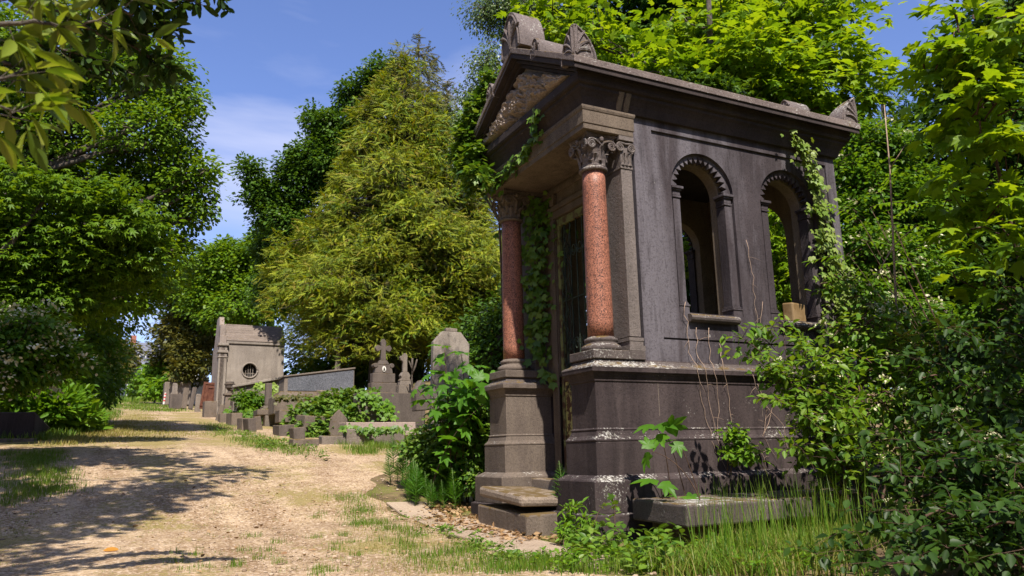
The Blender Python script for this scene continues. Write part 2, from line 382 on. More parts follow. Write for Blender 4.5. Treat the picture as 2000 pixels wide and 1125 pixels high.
# ------------------------------------------------------------------ ground shape
GY = [-40, -12, 0, 3, 6, 9.5, 16, 25, 31, 40, 55, 72, 90, 260]
GZ = [-.70, -.66, -.64, -.54, -.05, .43, 1.0, 1.75, 2.25, 3.0, 4.25, 5.7, 6.2, 9]
def sstep(x, a, b):
    t = np.clip((np.asarray(x, float) - a) / (b - a), 0, 1); return t * t * (3 - 2 * t)
def gz(x, y):
    x = np.asarray(x, float); y = np.asarray(y, float)
    h = np.interp(y, GY, GZ)
    raise_ = (0.62 * sstep(x, -0.1, 0.9) + 0.17 * np.clip(x - 0.5, 0, 6)) * sstep(y, 13.2, 16.5)
    fade = 1 - 0.6 * sstep(y, 22, 30)
    h = h + raise_ * fade
    h = h + 0.35 * sstep(-x, 7.0, 9.5) * sstep(y, 8, 14)
    near = sstep(x, -0.3, 1.5) * sstep(-y, -9.5, -4)            # stays low round the chapel
    return h * (1 - near) + (-0.64) * near
XL = lambda y: np.interp(y, [-10, 5, 9, 13, 20, 40, 75], [-9.0, -8.2, -6.9, -6.0, -5.6, -4.9, -4.3])
XR = lambda y: np.interp(y, [-10, -4, -1, 3.5, 5.5, 7.5, 9.2, 10.2, 20, 40, 75], [-1.2, -1.15, -1.1, -1.1, -0.8, 0.7, 1.7, -0.05, -0.25, -0.5, -1.2])
NR = np.random.default_rng(5)
_ph = NR.uniform(0, 6.28, (14, 3)); _fr = NR.normal(0, 1, (14, 2))
def bumps(x, y, s=1.0):
    h = 0
    for k in range(14):
        q = _fr[k] * (0.9 + k * 0.35) * s
        h = h + np.sin(x * q[0] + y * q[1] + _ph[k, 0]) / (2.2 + k)
    return h * 0.22

def sheet(name, xs, ys, hf, mat, mask=None):
    X, Y = np.meshgrid(xs, ys); Z = hf(X, Y)
    ny, nx = X.shape
    me = bpy.data.meshes.new(name)
    V = np.stack([X, Y, Z], -1).reshape(-1, 3)
    idx = np.arange(nx * ny).reshape(ny, nx)
    q = np.stack([idx[:-1, :-1], idx[:-1, 1:], idx[1:, 1:], idx[1:, :-1]], -1).reshape(-1, 4)
    fill(me, V, q.ravel(), np.full(len(q), 4))
    me.polygons.foreach_set('use_smooth', np.ones(len(q), bool))
    me.materials.append(mat)
    o = bpy.data.objects.new(name, me); COL.objects.link(o); return o
def fill(me, V, loops, counts):
    V = np.ascontiguousarray(V, np.float32); loops = np.ascontiguousarray(loops, np.int32)
    counts = np.asarray(counts, np.int32)
    me.vertices.add(len(V)); me.vertices.foreach_set('co', V.ravel())
    me.loops.add(len(loops)); me.loops.foreach_set('vertex_index', loops)
    me.polygons.add(len(counts))
    st = np.zeros(len(counts), np.int32); st[1:] = np.cumsum(counts)[:-1]
    me.polygons.foreach_set('loop_start', st)
    me.update(calc_edges=True)

def soil_mat(name, path):
    m, t, p, out = newmat(name)
    g = N(t, 'ShaderNodeNewGeometry'); pos = g.outputs['Position']
    a = noise(t, pos, 0.55, 6, 0.62); b = noise(t, pos, 2.7, 6, 0.65); c = noise(t, pos, 55, 3, 0.7); d = noise(t, pos, 14, 5, 0.7)
    if path:
        col = mixc(t, rmp(t, b, 0.35, 0.65), (0.235, 0.156, 0.088), (0.455, 0.335, 0.212))
        col = mixc(t, rmp(t, d, 0.48, 0.72), col, (0.22, 0.14, 0.085))
        trk = noise(t, mapping(t, pos, (2.3, .22, 1.0)), 1.0, 5, .6)
        col = mixc(t, mth(t, 'MULTIPLY', rmp(t, trk, .50, .66), .6), col, (0.21, 0.13, 0.072))
        col = mixc(t, mth(t, 'MULTIPLY', rmp(t, trk, .47, .34), .45), col, (0.55, 0.40, 0.26))
        v = N(t, 'ShaderNodeTexVoronoi', i_Scale=48.0); t.links.new(pos, v.inputs['Vector'])
        sp = N(t, 'ShaderNodeSeparateColor'); t.links.new(v.outputs['Color'], sp.inputs[0])
        col = mixc(t, mth(t, 'MULTIPLY', rmp(t, sp.outputs[0], 0.72, 0.78), 0.55), col, (0.60, 0.47, 0.36))
        col = mixc(t, mth(t, 'MULTIPLY', rmp(t, sp.outputs[1], 0.80, 0.84), 0.6), col, (0.14, 0.09, 0.06))
        wv = N(t, 'ShaderNodeSeparateXYZ'); t.links.new(pos, wv.inputs[0])
        rut = mth(t, 'MULTIPLY', mth(t, 'SINE', mth(t, 'ADD', mth(t, 'MULTIPLY', wv.outputs[0], 3.3), mth(t, 'MULTIPLY', a, 3.0))), 0.03)
        gm = mth(t, 'ADD', rut, mth(t, 'ADD', mth(t, 'MULTIPLY', a, 0.60), mth(t, 'MULTIPLY', d, 0.40)))
        gr = mixc(t, rmp(t, c, 0.35, 0.65), (0.13, 0.125, 0.030), (0.33, 0.245, 0.10))
        sepp = N(t, 'ShaderNodeSeparateXYZ'); t.links.new(pos, sepp.inputs[0])
        far = rmp(t, sepp.outputs[1], 6.0, 13.0)
        thr = mth(t, 'ADD', gm, mth(t, 'MULTIPLY', far, 0.055))
        col = mixc(t, mth(t, 'MULTIPLY', rmp(t, thr, 0.515, 0.575), 0.8), col, gr)
    else:
        col = mixc(t, rmp(t, b, 0.4, 0.62), (0.10, 0.068, 0.04), (0.24, 0.17, 0.095))
        gr = mixc(t, rmp(t, c, 0.35, 0.65), (0.07, 0.095, 0.018), (0.19, 0.17, 0.05))
        col = mixc(t, rmp(t, mth(t, 'ADD', mth(t, 'MULTIPLY', a, 0.6), mth(t, 'MULTIPLY', d, 0.4)), 0.45, 0.55), col, gr)
    t.links.new(col, p.inputs['Base Color']); p.inputs['Roughness'].default_value = 0.95
    p.inputs['Specular IOR Level'].default_value = 0.1
    bm_ = N(t, 'ShaderNodeBump', i_Strength=0.7, i_Distance=0.03)
    hh = mth(t, 'ADD', mth(t, 'MULTIPLY', c, 0.5), mth(t, 'ADD', d, b))
    t.links.new(hh, bm_.inputs['Height']); t.links.new(bm_.outputs[0], p.inputs['Normal'])
    return m
xs = np.concatenate([np.linspace(-160, -14, 30), np.arange(-13.5, 12, 0.22), np.linspace(12.5, 170, 34)])
ys = np.concatenate([np.linspace(-60, -13, 14), np.arange(-12.5, 26, 0.22), np.linspace(26.4, 90, 90), np.linspace(93, 260, 24)])
structure(sheet('ground', xs, ys, lambda X, Y: gz(X, Y) + bumps(X, Y) * 0.05, soil_mat('soil', False)))
def path_sheet():
    ys = np.concatenate([np.arange(-12, 20, 0.16), np.linspace(20.3, 85, 160)]); k = 60
    u = np.linspace(0, 1, k)
    Y = np.repeat(ys[:, None], k, 1)
    ed = 0.22 * np.sin(ys * 1.7) + 0.13 * np.sin(ys * 4.3 + 1) + 0.08 * np.sin(ys * 9.1)
    ed2 = 0.10 * np.sin(ys * 2.1 + 2) + 0.08 * np.sin(ys * 5.3)
    x0 = XL(ys) + ed; x1 = XR(ys) + ed2
    X = x0[:, None] + (x1 - x0)[:, None] * u[None]
    edge = np.minimum(u, 1 - u)[None] * (x1 - x0)[:, None]
    Z = gz(X, Y) + bumps(X, Y) * 0.05 + 0.004 + 0.012 * np.clip(edge / 0.4, 0, 1) - 0.02 * np.exp(-((u[None] - 0.36) / 0.08) ** 2) - 0.02 * np.exp(-((u[None] - 0.72) / 0.08) ** 2) + 0.0
    Z = np.maximum(Z, gz(X, Y) + bumps(X, Y) * 0.05 + 0.006)
    me = bpy.data.meshes.new('path')
    idx = np.arange(X.size).reshape(X.shape)
    q = np.stack([idx[:-1, :-1], idx[:-1, 1:], idx[1:, 1:], idx[1:, :-1]], -1).reshape(-1, 4)
    fill(me, np.stack([X, Y, Z], -1).reshape(-1, 3), q.ravel(), np.full(len(q), 4))
    me.polygons.foreach_set('use_smooth', np.ones(len(q), bool))
    me.materials.append(soil_mat('path_sand', True))
    o = bpy.data.objects.new('path', me); COL.objects.link(o); structure(o)
path_sheet()
def gpt(px, py, off=0.0):
    """where the view through a pixel meets the ground"""
    d = at(px, py, 1.0) - CAM
    t = np.linspace(2, 160, 16000)
    P = CAM + np.outer(t, d)
    h = P[:, 2] - gz(P[:, 0], P[:, 1]) - off
    i = int(np.argmax(h < 0))
    return P[i] if h[i] < 0 else P[-1]

# ------------------------------------------------------------------ the large burial chapel (its frame is the world frame)
B = 2.745
mau = thing('burial_chapel', 'large dark stone burial chapel with red granite columns, gabled roof and saw-toothed arched windows', 'burial chapel', (0, 0, -0.64))
class PB(MB):
    """mesh builder for pieces of the chapel: coordinates given above its base, stored above the ground"""
    def build(self, name, mat, parent=mau, **k):
        o = MB.build(self, name, mat, parent, **k)
        o.location = (0, 0, 0.64) if parent is mau else (0, 0, 0)
        return o
notch = [(0, 0), (4.25, 0), (4.25, B), (0, B), (0, 2.135), (0.78, 2.135), (0.78, .61), (0, .61)]
full = [(0, 0), (4.25, 0), (4.25, B), (0, B)]
m = PB(); m.sweep(full, [(.15, -.95), (.15, -.385), (.11, -.375)]); m.build('foundation', MT['base'], bevel=.012)
m = PB(); m.sweep(notch, [(.10, -.37), (.10, -.06), (.088, -.045), (.0, 0.0)]); m.build('plinth', MT['base'], bevel=.008)
prof = [(0, 0), (0, .33), (-.004, .338), (.004, .345), (.004, .362), (-.006, .37), (-.03, .40), (-.044, .44), (-.048, .455), (-.04, .463), (-.048, .475), (-.056, .48),
        (-.058, .965), (-.046, .972), (-.046, .988), (-.040, 1.00), (-.022, 1.035), (-.004, 1.06), (.012, 1.068), (.014, 1.115), (.004, 1.13), (-.05, 1.155), (-.07, 1.175), (-.082, 1.20), (-.086, 1.215)]
m = PB(); m.sweep(notch, prof); base = m.build('base', MT['base'], bevel=.004)
m = PB(); m.sweep(notch, [(.0165, 1.1155), (.0075, 1.1325), (-.049, 1.158), (-.068, 1.178), (-.080, 1.203)], cap1=False); m.build('ledge', MT['ledge'], base, recalc=False)
lp = [(0, 2.135), (.78, 2.135), (.78, B), (0, B)]
m = PB(); m.sweep(lp, [(o + .0025, z) for o, z in prof[:-1]] + [(-.0835, 1.2175)]); m.sweep(lp, [(.1025, -.368), (.1025, -.058), (.090, -.0425), (.0025, 0.0025)]); m.build('pedestal', MT['pier'], bevel=.003)
m = PB(); q_ = CAM + (at(1286, 780, 1.0) - CAM) * ((.058 - CAM[1]) / (at(1286, 780, 1.0) - CAM)[1]); m.box(q_[0], q_[0] + .008, .0565, .06, .50, .96); m.build('mortar_joint', MT['pier'], base); m = PB(); m.box(q_[0] + 1.5, q_[0] + 1.508, .0565, .06, .50, .96); m.build('mortar_joint', MT['pier'], base)
m = PB(); m.box(.74, .779, .70, 2.04, -.02, .05); m.build('threshold', MT['step'], bevel=.01)

def arch_out(cx, r, z0, zs, n=28, rx_=None):
    rx_ = rx_ or r
    P = [(cx - rx_, z0), (cx + rx_, z0)]
    for i in range(n + 1):
        a = math.pi * i / n
        P.append((cx + rx_ * math.cos(a), zs + r * math.sin(a)))
    return P
def toothed(cx, half, z0, zs, r_in, r_out, k=15):
    P = [(cx - half, z0), (cx + half, z0), (cx + half, zs)]
    n = k * 2
    for i in range(n + 1):
        a = math.pi * i / n
        r = r_out if i % 2 == 0 else r_in
        P.append((cx + r * math.cos(a), zs + r * math.sin(a)))
    P.append((cx - half, zs))
    return P
WX = (1.785, 3.205)
ZS = 3.345
def side(sgn, skip=False):
    fy = (lambda d: d) if sgn > 0 else (lambda d: B - d)
    fn = lambda a, b, d: (a, fy(d), b)
    rect = [(.76, 1.20), (4.12, 1.20), (4.12, 4.34), (.76, 4.34)]
    m = PB()
    m.plate(rect, [[(1.03, 1.465), (3.955, 1.465), (3.955, 3.995), (1.03, 3.995)]], .10, .125, fn, back=False)
    holes = [arch_out(c, .485, 1.80, ZS - .01) for c in WX]
    holes.append([(1.045, 1.468), (3.94, 1.468), (3.94, 1.492), (1.045, 1.492)])
    m.plate(rect, holes, .1252, .170, fn, back=False)
    holes = [toothed(c, .36, 1.78, ZS + .005, .362, .440, 16) for c in WX]
    m.plate(rect, holes, .1705, .245, fn, back=False)
    wall = m.build('side_wall', MT['dark'])
    m = PB()
    m.plate([(.95, 1.20), (3.93, 1.20), (3.93, 4.3), (.95, 4.3)], [arch_out(c, .372, 1.79, ZS) for c in WX], .2755, .43, fn)
    m.build('inner_face', MT['inner'], wall)
    for c in WX:
        win = PB()
        # moulded sill
        pr = [(.43, 1.69), (.085, 1.69), (.052, 1.71), (.042, 1.735), (.052, 1.76), (.085, 1.782), (.43, 1.79)]
        win.plate([(d, z) for d, z in pr], [], c - .37, c + .37, lambda a, b, d: (d, fy(a), b))
        wn = win.build('window', MT['ledge'])
        for s in (-1, 1):
            j = PB()
            def bx(x0, x1, d0, d1, z0, z1, j=j):
                X = sorted((c + s * x0, c + s * x1)); Y = sorted((fy(d0), fy(d1))); j.box(X[0], X[1], Y[0], Y[1], z0, z1)
            bx(.348, .452, .145, .30, 1.93, 3.20)
            bx(.335, .478, .122, .31, 1.69, 1.872)
            bx(.326, .482, .114, .32, 1.872, 1.895); bx(.335, .472, .128, .31, 1.897, 1.915); bx(.341, .462, .137, .305, 1.916, 1.931)
            bx(.339, .462, .132, .305, 3.205, 3.232); bx(.344, .456, .140, .30, 3.234, 3.292)
            bx(.332, .472, .122, .305, 3.293, 3.312); bx(.312, .483, .106, .31, 3.314, 3.348)
            j.build('jamb_pilaster', MT['dark'], wn, bevel=.006)
    return wall
side(1); side(-1)
# rear wall with one wide arched window
m = PB()
hole = arch_out(B / 2, .62, 1.75, 3.15)
m.plate([(.14, 1.2), (B - .14, 1.2), (B - .14, 4.34), (.14, 4.34)], [hole], 4.1195, 4.02, lambda a, b, d: (d, a, b), back=False)
rear = m.build('rear_wall', MT['dark'])
m = PB(); m.plate([(.276, 1.2), (B - .276, 1.2), (B - .276, 4.3), (.276, 4.3)], [arch_out(B / 2, .60, 1.75, 3.15)], 3.80, 4.019, lambda a, b, d: (d, a, b))
m.build('inner_face', MT['inner'], rear)
# porch wall with the door opening
m = PB()
m.plate([(.21, 1.21), (B - .21, 1.21), (B - .21, 4.12), (.21, 4.12)], [[(.83, 1.212), (1.915, 1.212), (1.915, 3.36), (.83, 3.36)]], .72, .95, lambda a, b, d: (d, a, b))
fw = m.build('front_wall', MT['beam'])
m = PB()
for y0 in (.66, 1.93):
    m.box(.70, .7195, y0, y0 + .16, 0.0, 3.36)
m.box(.70, .7195, .58, 2.17, 3.362, 3.46); m.box(.67, .7195, .55, 2.20, 3.462, 3.53); m.box(.69, .7195, .60, 2.15, 3.70, 3.78)
for y0 in (.80, 1.86): m.frustum(.66, .7195, y0, y0 + .10, 3.54, 3.69, 0, -.02)
m.build('door_surround', MT['beam'], fw, bevel=.006)
# iron door
m = PB()
for y0, y1 in ((.835, .90), (1.845, 1.91)): m.box(.735, .785, y0, y1, .0, 3.35)
m.box(.735, .785, .90, 1.845, 3.24, 3.35); m.box(.735, .785, .90, 1.845, 1.13, 1.22); m.box(.735, .785, .90, 1.845, 0.0, .14)
door = m.build('door', MT['greenframe'], bevel=.005)
m = PB(); m.box(.748, .772, .90, 1.36, .14, 1.13); m.box(.735, .747, .96, 1.30, .22, 1.04); m.build('lower_panel', MT['yellow'], door, bevel=.004)
m = PB(); m.box(.748, .772, 1.38, 1.845, .14, 1.13); m.box(.735, .747, 1.44, 1.79, .22, 1.04); m.build('lower_panel', MT['yellow'], door, bevel=.004)
m = PB()
for k in range(6):
    yy = 1.0 + k * .15; m.tube([(.76, yy, 1.22), (.76, yy, 3.24)], .011, 6)
for k in range(5):
    for zc, s in ((1.6, 1), (2.85, -1)):
        yy = 1.075 + k * .15
        m.tube([(.76, yy + .06 * math.cos(a) * (1 - a / 14), zc + s * .09 * math.sin(a) * (1 - a / 14)) for a in np.linspace(0, 9, 26)], .008, 5)
m.tube([(.76, .9, 2.2), (.76, 1.84, 2.2)], .012, 6)
rr = random.Random(3)
for k in range(5):                                     # dead bindweed in the grille
    y0 = 1.5 + rr.random() * .3; m.tube([(.73 + rr.uniform(-.02, .02), y0 + rr.uniform(-.08, .08), z) for z in np.linspace(1.0, 3.2, 16)], .006, 5)
m.build('grille', MT['iron'], door)
# ceiling and tops
m = PB(); m.box(.951, 3.799, .431, B - .431, 4.20, 4.26); m.build('ceiling', MT['ceil'])

# columns
def volute(m, c, ux_, s, r=.058, tw=.013, turns=2.2):
    """spiral scroll in the vertical plane holding direction ux_"""
    pts, rad = [], []
    for k in range(30):
        f = k / 29; a = math.pi / 2 + f * turns * 2 * math.pi; q = r * (1 - .86 * f)
        pts.append((c[0] + ux_[0] * s * q * -math.cos(a), c[1] + ux_[1] * s * q * -math.cos(a), c[2] + q * math.sin(a)))
        rad.append(tw * (1 - .45 * f))
    m.tube(pts, rad, 6)
def acanthus(m, c, ang, r0, r1, z0, z1, wd):
    d = np.array([math.cos(ang), math.sin(ang), 0]); s = np.array([-math.sin(ang), math.cos(ang), 0])
    vs = []; n = 7
    for i in range(n):
        f = i / (n - 1); z = z0 + (z1 - z0) * min(1, f * 1.15) - max(0, f - .8) * .12; r = r0 + (r1 - r0) * f ** 2.2
        ww = wd * (1 - .75 * f ** 2) * (1.0 if i % 2 == 0 else .72)
        for q, bulge in ((-1, 0), (-.45, .012), (0, .02), (.45, .012), (1, 0)):
            vs.append(np.array([c[0], c[1], 0.0]) + d * (r + bulge) + s * q * ww + ZZ * z)
    fs = [(i * 5 + j, i * 5 + j + 1, i * 5 + j + 6, i * 5 + j + 5) for i in range(n - 1) for j in range(4)]
    m.add(vs, fs)
def capital(m, cx, cy, half, scale=1.0, faces=4, z0=3.43):
    m.lathe([(.150, z0 - .025), (.166, z0 - .015), (.170, z0), (.160, z0 + .015), (.142, z0 + .03), (.140, z0 + .07), (.150, z0 + .18), (.178, z0 + .28), (.21, z0 + .325), (.17, z0 + .34)] if half is None else
            [(.01, z0), (.01, z0 + .02)], (cx, cy, 0), 28)
    if half is None:
        for k in range(8): acanthus(m, (cx, cy), k * math.pi / 4 + math.pi / 8, .145, .205, z0 + .02, z0 + .17, .052)
        for k in range(8): acanthus(m, (cx, cy), k * math.pi / 4, .150, .225, z0 + .08, z0 + .26, .045)
    q = .205
    for (ux_, o) in (((1, 0), (0, -1)), ((1, 0), (0, 1)), ((0, 1), (1, 0)), ((0, 1), (-1, 0))):
        for s in (-1, 1):
            c = (cx + o[0] * .20 + ux_[0] * s * .135, cy + o[1] * .20 + ux_[1] * s * .135, z0 + .255)
            volute(m, c, ux_, s)
            pts = [(c[0] * (1 - f) + (cx + o[0] * .185) * f, c[1] * (1 - f) + (cy + o[1] * .185) * f, c[2] + .058 + .004 * math.sin(f * 3) - .05 * f ** 2) for f in np.linspace(0, 1, 7)]
            m.tube(pts, .012, 6)
        m.lathe([(.004, -.03), (.02, -.022), (.026, 0), (.02, .022), (.004, .03)], (cx + o[0] * .2, cy + o[1] * .2, z0 + .325), 10)
    P = []                                              # abacus with hollowed sides
    for k in range(4):
        a0 = math.pi / 4 + k * math.pi / 2; a1 = a0 + math.pi / 2
        p0 = np.array([math.cos(a0), math.sin(a0)]) * .29; p1 = np.array([math.cos(a1), math.sin(a1)]) * .29
        for f in np.linspace(0, .9, 8):
            p = p0 + (p1 - p0) * f; mid = (p0 + p1) / 2
            P.append(tuple(np.array([cx, cy]) + p - mid / np.linalg.norm(mid) * .035 * math.sin(math.pi * f)))
    m.sweep(P, [(-.02, z0 + .335), (-.012, z0 + .35), (-.012, z0 + .362), (.0, z0 + .37), (.0, z0 + .395)], cap0=True)
for yc, sg in ((.30, 1), (B - .30, -1)):
    c = (.315, yc)
    d = PB(); d.lathe([(r, z) for r, z in zip(.146 - .013 * (np.linspace(0, 1, 12) ** 1.6), np.linspace(1.474, 3.415, 12))], (c[0], c[1], 0), 48)
    col = d.build('column', MT['pink'], smooth=True)
    d = PB(); d.lathe([(.2, 1.305), (.218, 1.318), (.226, 1.345), (.218, 1.372), (.195, 1.386), (.185, 1.39), (.178, 1.402), (.178, 1.415), (.186, 1.425), (.19, 1.44), (.182, 1.456), (.16, 1.464), (.153, 1.475)], (c[0], c[1], 0), 40)
    d.build('column_base', MT['ledge'] if sg > 0 else MT['pier'], col, smooth=True)
    d = PB(); yy = sorted((yc - sg * .245, yc + sg * .26)); d.box(.055, .735, yy[0], yy[1], 1.214, 1.31)
    d.build('column_plinth', MT['ledge'] if sg > 0 else MT['pier'], col, bevel=.008)
    d = PB(); capital(d, c[0], c[1], None); d.build('capital', MT['acro'] if sg > 0 else MT['pier'], col)
    # pilaster behind the column
    p_ = PB(); Y = lambda a, b: sorted((a, b) if sg > 0 else (B - a, B - b))
    def bx(x0, x1, a, b, z0, z1): q = Y(a, b); p_.box(x0, x1, q[0], q[1], z0, z1)
    bx(.555, .705, .085, .50, 1.475, 3.43)
    bx(.525, .735, .055, .52, 1.312, 1.37); bx(.54, .72, .07, .51, 1.372, 1.42); bx(.533, .725, .065, .515, 1.422, 1.46)
    bx(.545, .715, .075, .51, 3.432, 3.46); bx(.56, .70, .09, .50, 3.462, 3.77); bx(.53, .735, .055, .52, 3.772, 3.826)
    bx(.706, .759, .205, .50, 1.20, 4.13)
    yb = .075 if sg > 0 else B - .075
    for s in (-1, 1): volute(p_, (.63 + s * .075, yb, 3.69), (1, 0), s, r=.055)
    p_.tube([(.56, yb, 3.745), (.63, yb, 3.735), (.70, yb, 3.745)], .012)
    for s in (-.05, 0, .05): acanthus(p_, (.63 + s, yb), -math.pi / 2 * sg, .0, .06, 3.47, 3.62, .03)
    p_.build('pilaster', MT['pillar'], bevel=.006)

# entablature beam, cornice, gables, roof
m = PB(); m.sweep([(.05, .055), (.735, .055), (.735, B - .055), (.05, B - .055)], [(0, 3.83), (0, 3.895), (.010, 3.90), (.010, 4.05), (.018, 4.06), (.026, 4.085), (.026, 4.11)], cap0=True)
m.build('architrave', MT['beam'], bevel=.004)
rect = [(.05, .055), (4.16, .055), (4.16, B - .055), (.05, B - .055)]
m = PB(); m.sweep(rect, [(-.06, 4.115), (.0, 4.118), (.006, 4.14), (.012, 4.16), (.03, 4.21), (.06, 4.26), (.088, 4.29), (.09, 4.325), (.125, 4.335), (.125, 4.345), (.135, 4.352), (.135, 4.435), (.122, 4.445), (.122, 4.465), (.06, 4.50), (.0, 4.51)], cap0=True)
m.build('cornice', MT['cornice'], bevel=.004)
RZ = lambda y: 5.452 - .568 * abs(y - B / 2)           # top of the roof
def rafter(x0, x1, drop0, drop1, ov, mat, nm, parent=mau):
    m = PB(); yy = [-ov, B / 2, B + ov]
    P = [(y, RZ(y) - drop0) for y in yy] + [(y, RZ(y) - drop1) for y in yy[::-1]]
    m.plate(P, [], x0, x1, lambda a, b, d: (d, a, b)); return m.build(nm, mat, parent, bevel=.008)
roof = rafter(-.19, 4.39, 0.0, .085, .19, MT['rooftop'], 'roof')
rafter(-.178, 4.378, .087, .155, .172, MT['cornice'], 'eaves_moulding', roof)
rafter(-.10, 4.30, .157, .205, .09, MT['cornice'], 'eaves_moulding', roof)
rafter(-.045, 4.24, .207, .26, .03, MT['cornice'], 'eaves_moulding', roof)
m = PB(); P = [(.06, 4.505), (B - .06, 4.505), (B - .06, RZ(0.06) - .2), (B / 2, RZ(B / 2) - .2), (.06, RZ(.06) - .2)]
m.plate(P, [], .035, 4.10, lambda a, b, d: (d, a, b)); gable = m.build('gable', MT['relief'])
# carved relief of leaves and scrolls
def relief():
    ny, nz = 150, 70; y = np.linspace(.12, B - .12, ny); rows = []
    rg = np.random.default_rng(11)
    Y, T = np.meshgrid(y, np.linspace(0, 1, nz))
    top = RZ(Y) - .27 if False else 5.452 - .568 * np.abs(Y - B / 2) - .275
    Z = 4.515 + (top - 4.515) * T
    H = np.zeros_like(Y)
    for k in range(170):
        cy = rg.uniform(.2, B - .2); ct = rg.uniform(.05, .92); cz = 4.515 + (5.452 - .568 * abs(cy - B / 2) - .275 - 4.515) * ct
        a = rg.uniform(0, math.pi); la, lb = rg.uniform(.07, .15), rg.uniform(.03, .055)
        dy, dz = Y - cy, Z - cz; p_ = dy * math.cos(a) + dz * math.sin(a); q_ = -dy * math.sin(a) + dz * math.cos(a) + p_ ** 2 * rg.uniform(-4, 4)
        e = 1 - (p_ / la) ** 2 - (q_ / lb) ** 2
        H = np.maximum(H, np.where(e > 0, np.sqrt(np.clip(e, 0, 1)) * rg.uniform(.07, .15) * (1 - .45 * np.exp(-(q_ / .009) ** 2)), 0))
    for k in range(22):                                 # curling scrolls
        cy = rg.uniform(.35, B - .35); ct = rg.uniform(.15, .8); cz = 4.515 + (5.452 - .568 * abs(cy - B / 2) - .275 - 4.515) * ct
        r = np.hypot(Y - cy, Z - cz); th = np.arctan2(Z - cz, Y - cy)
        w_ = np.cos(r * 110 - th * 1.0); H = np.maximum(H, np.where(r < .085, .10 + .05 * w_, 0))
    edge = np.minimum(np.minimum(T, 1 - T) * 8, 1)
    X = .034 - H * edge - .004
    me = bpy.data.meshes.new('carved_relief'); idx = np.arange(X.size).reshape(X.shape)
    q = np.stack([idx[:-1, :-1], idx[1:, :-1], idx[1:, 1:], idx[:-1, 1:]], -1).reshape(-1, 4)
    fill(me, np.stack([X, Y, Z], -1).reshape(-1, 3), q.ravel(), np.full(len(q), 4))
    me.polygons.foreach_set('use_smooth', np.ones(len(q), bool)); me.materials.append(MT['relief'])
    o = bpy.data.objects.new('carved_relief', me); COL.objects.link(o); o.parent = gable
relief()
def ogive(wd, h, n=14, k=1.6):
    P = [(-wd / 2 * (1 - (i / n) ** k) ** .62 if i < n else 0, h * i / n) for i in range(n + 1)]
    return P + [(-a, b) for a, b in P[-2::-1]]
def antefix(x0, x1, yc, zb, wd, h, k=2.0):
    m = PB(); P = [(yc + a, zb + b) for a, b in ogive(wd, h, 14, k)]
    m.plate(P, [], x0, x1, lambda a, b, d: (d, a, b))
    for f, fx in ((x0, -1), (x1, 1)):                   # raised rim and palmette on both ends
        rim = [(f + fx * .004, yc + a * .86, zb + .02 + b * .88) for a, b in ogive(wd, h, 14, k)]
        m.tube(rim, .016 * min(1, wd / .4), 5)
        for q in (-2, -1, 0, 1, 2):
            a = q * .42
            m.tube([(f + fx * .006, yc + math.sin(a * t * 1.3) * t * h * .62 * .8, zb + .05 * h + math.cos(a * t) * t * h * .72) for t in np.linspace(.05, 1, 7)], [.02 * wd / .5 * (0.5 + t) * (1 if t < .9 else .4) for t in np.linspace(.05, 1, 7)], 5)
    o = m.build('acroterion', MT['acro'], bevel=.008); return o
antefix(-.185, .19, B / 2, 5.36, .56, .60)
for yc in (.72, B - .72):
    antefix(-.18, .22, yc, RZ(yc) - .09, .24, .25); antefix(3.98, 4.38, yc, RZ(yc) - .09, .24, .25)
def corner(xc, yc, sx, sy, h=.40, w0=.30):
    m = PB(); z0 = RZ(yc) - .02; n = 16; vs, fs = [], []
    for i in range(n + 1):
        t = i / n; w_ = w0 * max(.03, (1 - t ** 1.9)) ** .7; z = z0 + h * t
        q = .0
        vs += [(xc, yc, z), (xc + sx * w_, yc, z), (xc + sx * w_, yc + sy * w_, z + 0), (xc, yc + sy * w_, z)]
    for i in range(n):
        for j in range(4):
            q = (j + 1) % 4; fs.append((i * 4 + j, i * 4 + q, i * 4 + 4 + q, i * 4 + 4 + j))
    fs += [(0, 1, 2, 3), tuple(n * 4 + j for j in (0, 1, 2, 3))]
    m.add(vs, fs)
    for ax in (0, 1):                                   # palmette on both faces, curling scrolls
        def put(a, z): return (xc + sx * a, yc - sy * .006, z0 + z) if ax == 0 else (xc - sx * .006, yc + sy * a, z0 + z)
        m.tube([put(w0 * .9 * max(.03, (1 - t ** 1.9)) ** .7, h * .97 * t) for t in np.linspace(0, 1, 12)], .013, 5)
        for q, (a0, l) in enumerate(((.03, .36), (.25, .33), (.55, .27), (.95, .2))):
            m.tube([put(.02 + math.sin(a0 * t * 1.5) * l * t, .02 + math.cos(a0 * t * 1.2) * l * t) for t in np.linspace(.1, 1, 8)], [.010 + .012 * math.sin(t * 3) for t in np.linspace(.1, 1, 8)], 5)
        m.tube([put(.15 + .035 * (1 - f * .8) * math.cos(f * 11), .13 + .035 * (1 - f * .8) * math.sin(f * 11)) for f in np.linspace(0, 1, 20)], .009, 5)
    m.build('acroterion', MT['acro'], bevel=.006)
for yy, sy in ((-.165, 1), (B + .165, -1)):
    corner(-.17, yy, 1, sy); corner(4.37, yy, -1, sy)
m = PB()                                               # a pair of scroll brackets under the side cornice
for x0 in (.50, .60):
    m.plate([(.05, 4.12), (-.04, 4.30), (-.05, 4.325), (.06, 4.325)], [], x0, x0 + .075, lambda a, b, d: (d, a, b))
m.build('bracket', MT['beam'], bevel=.012)

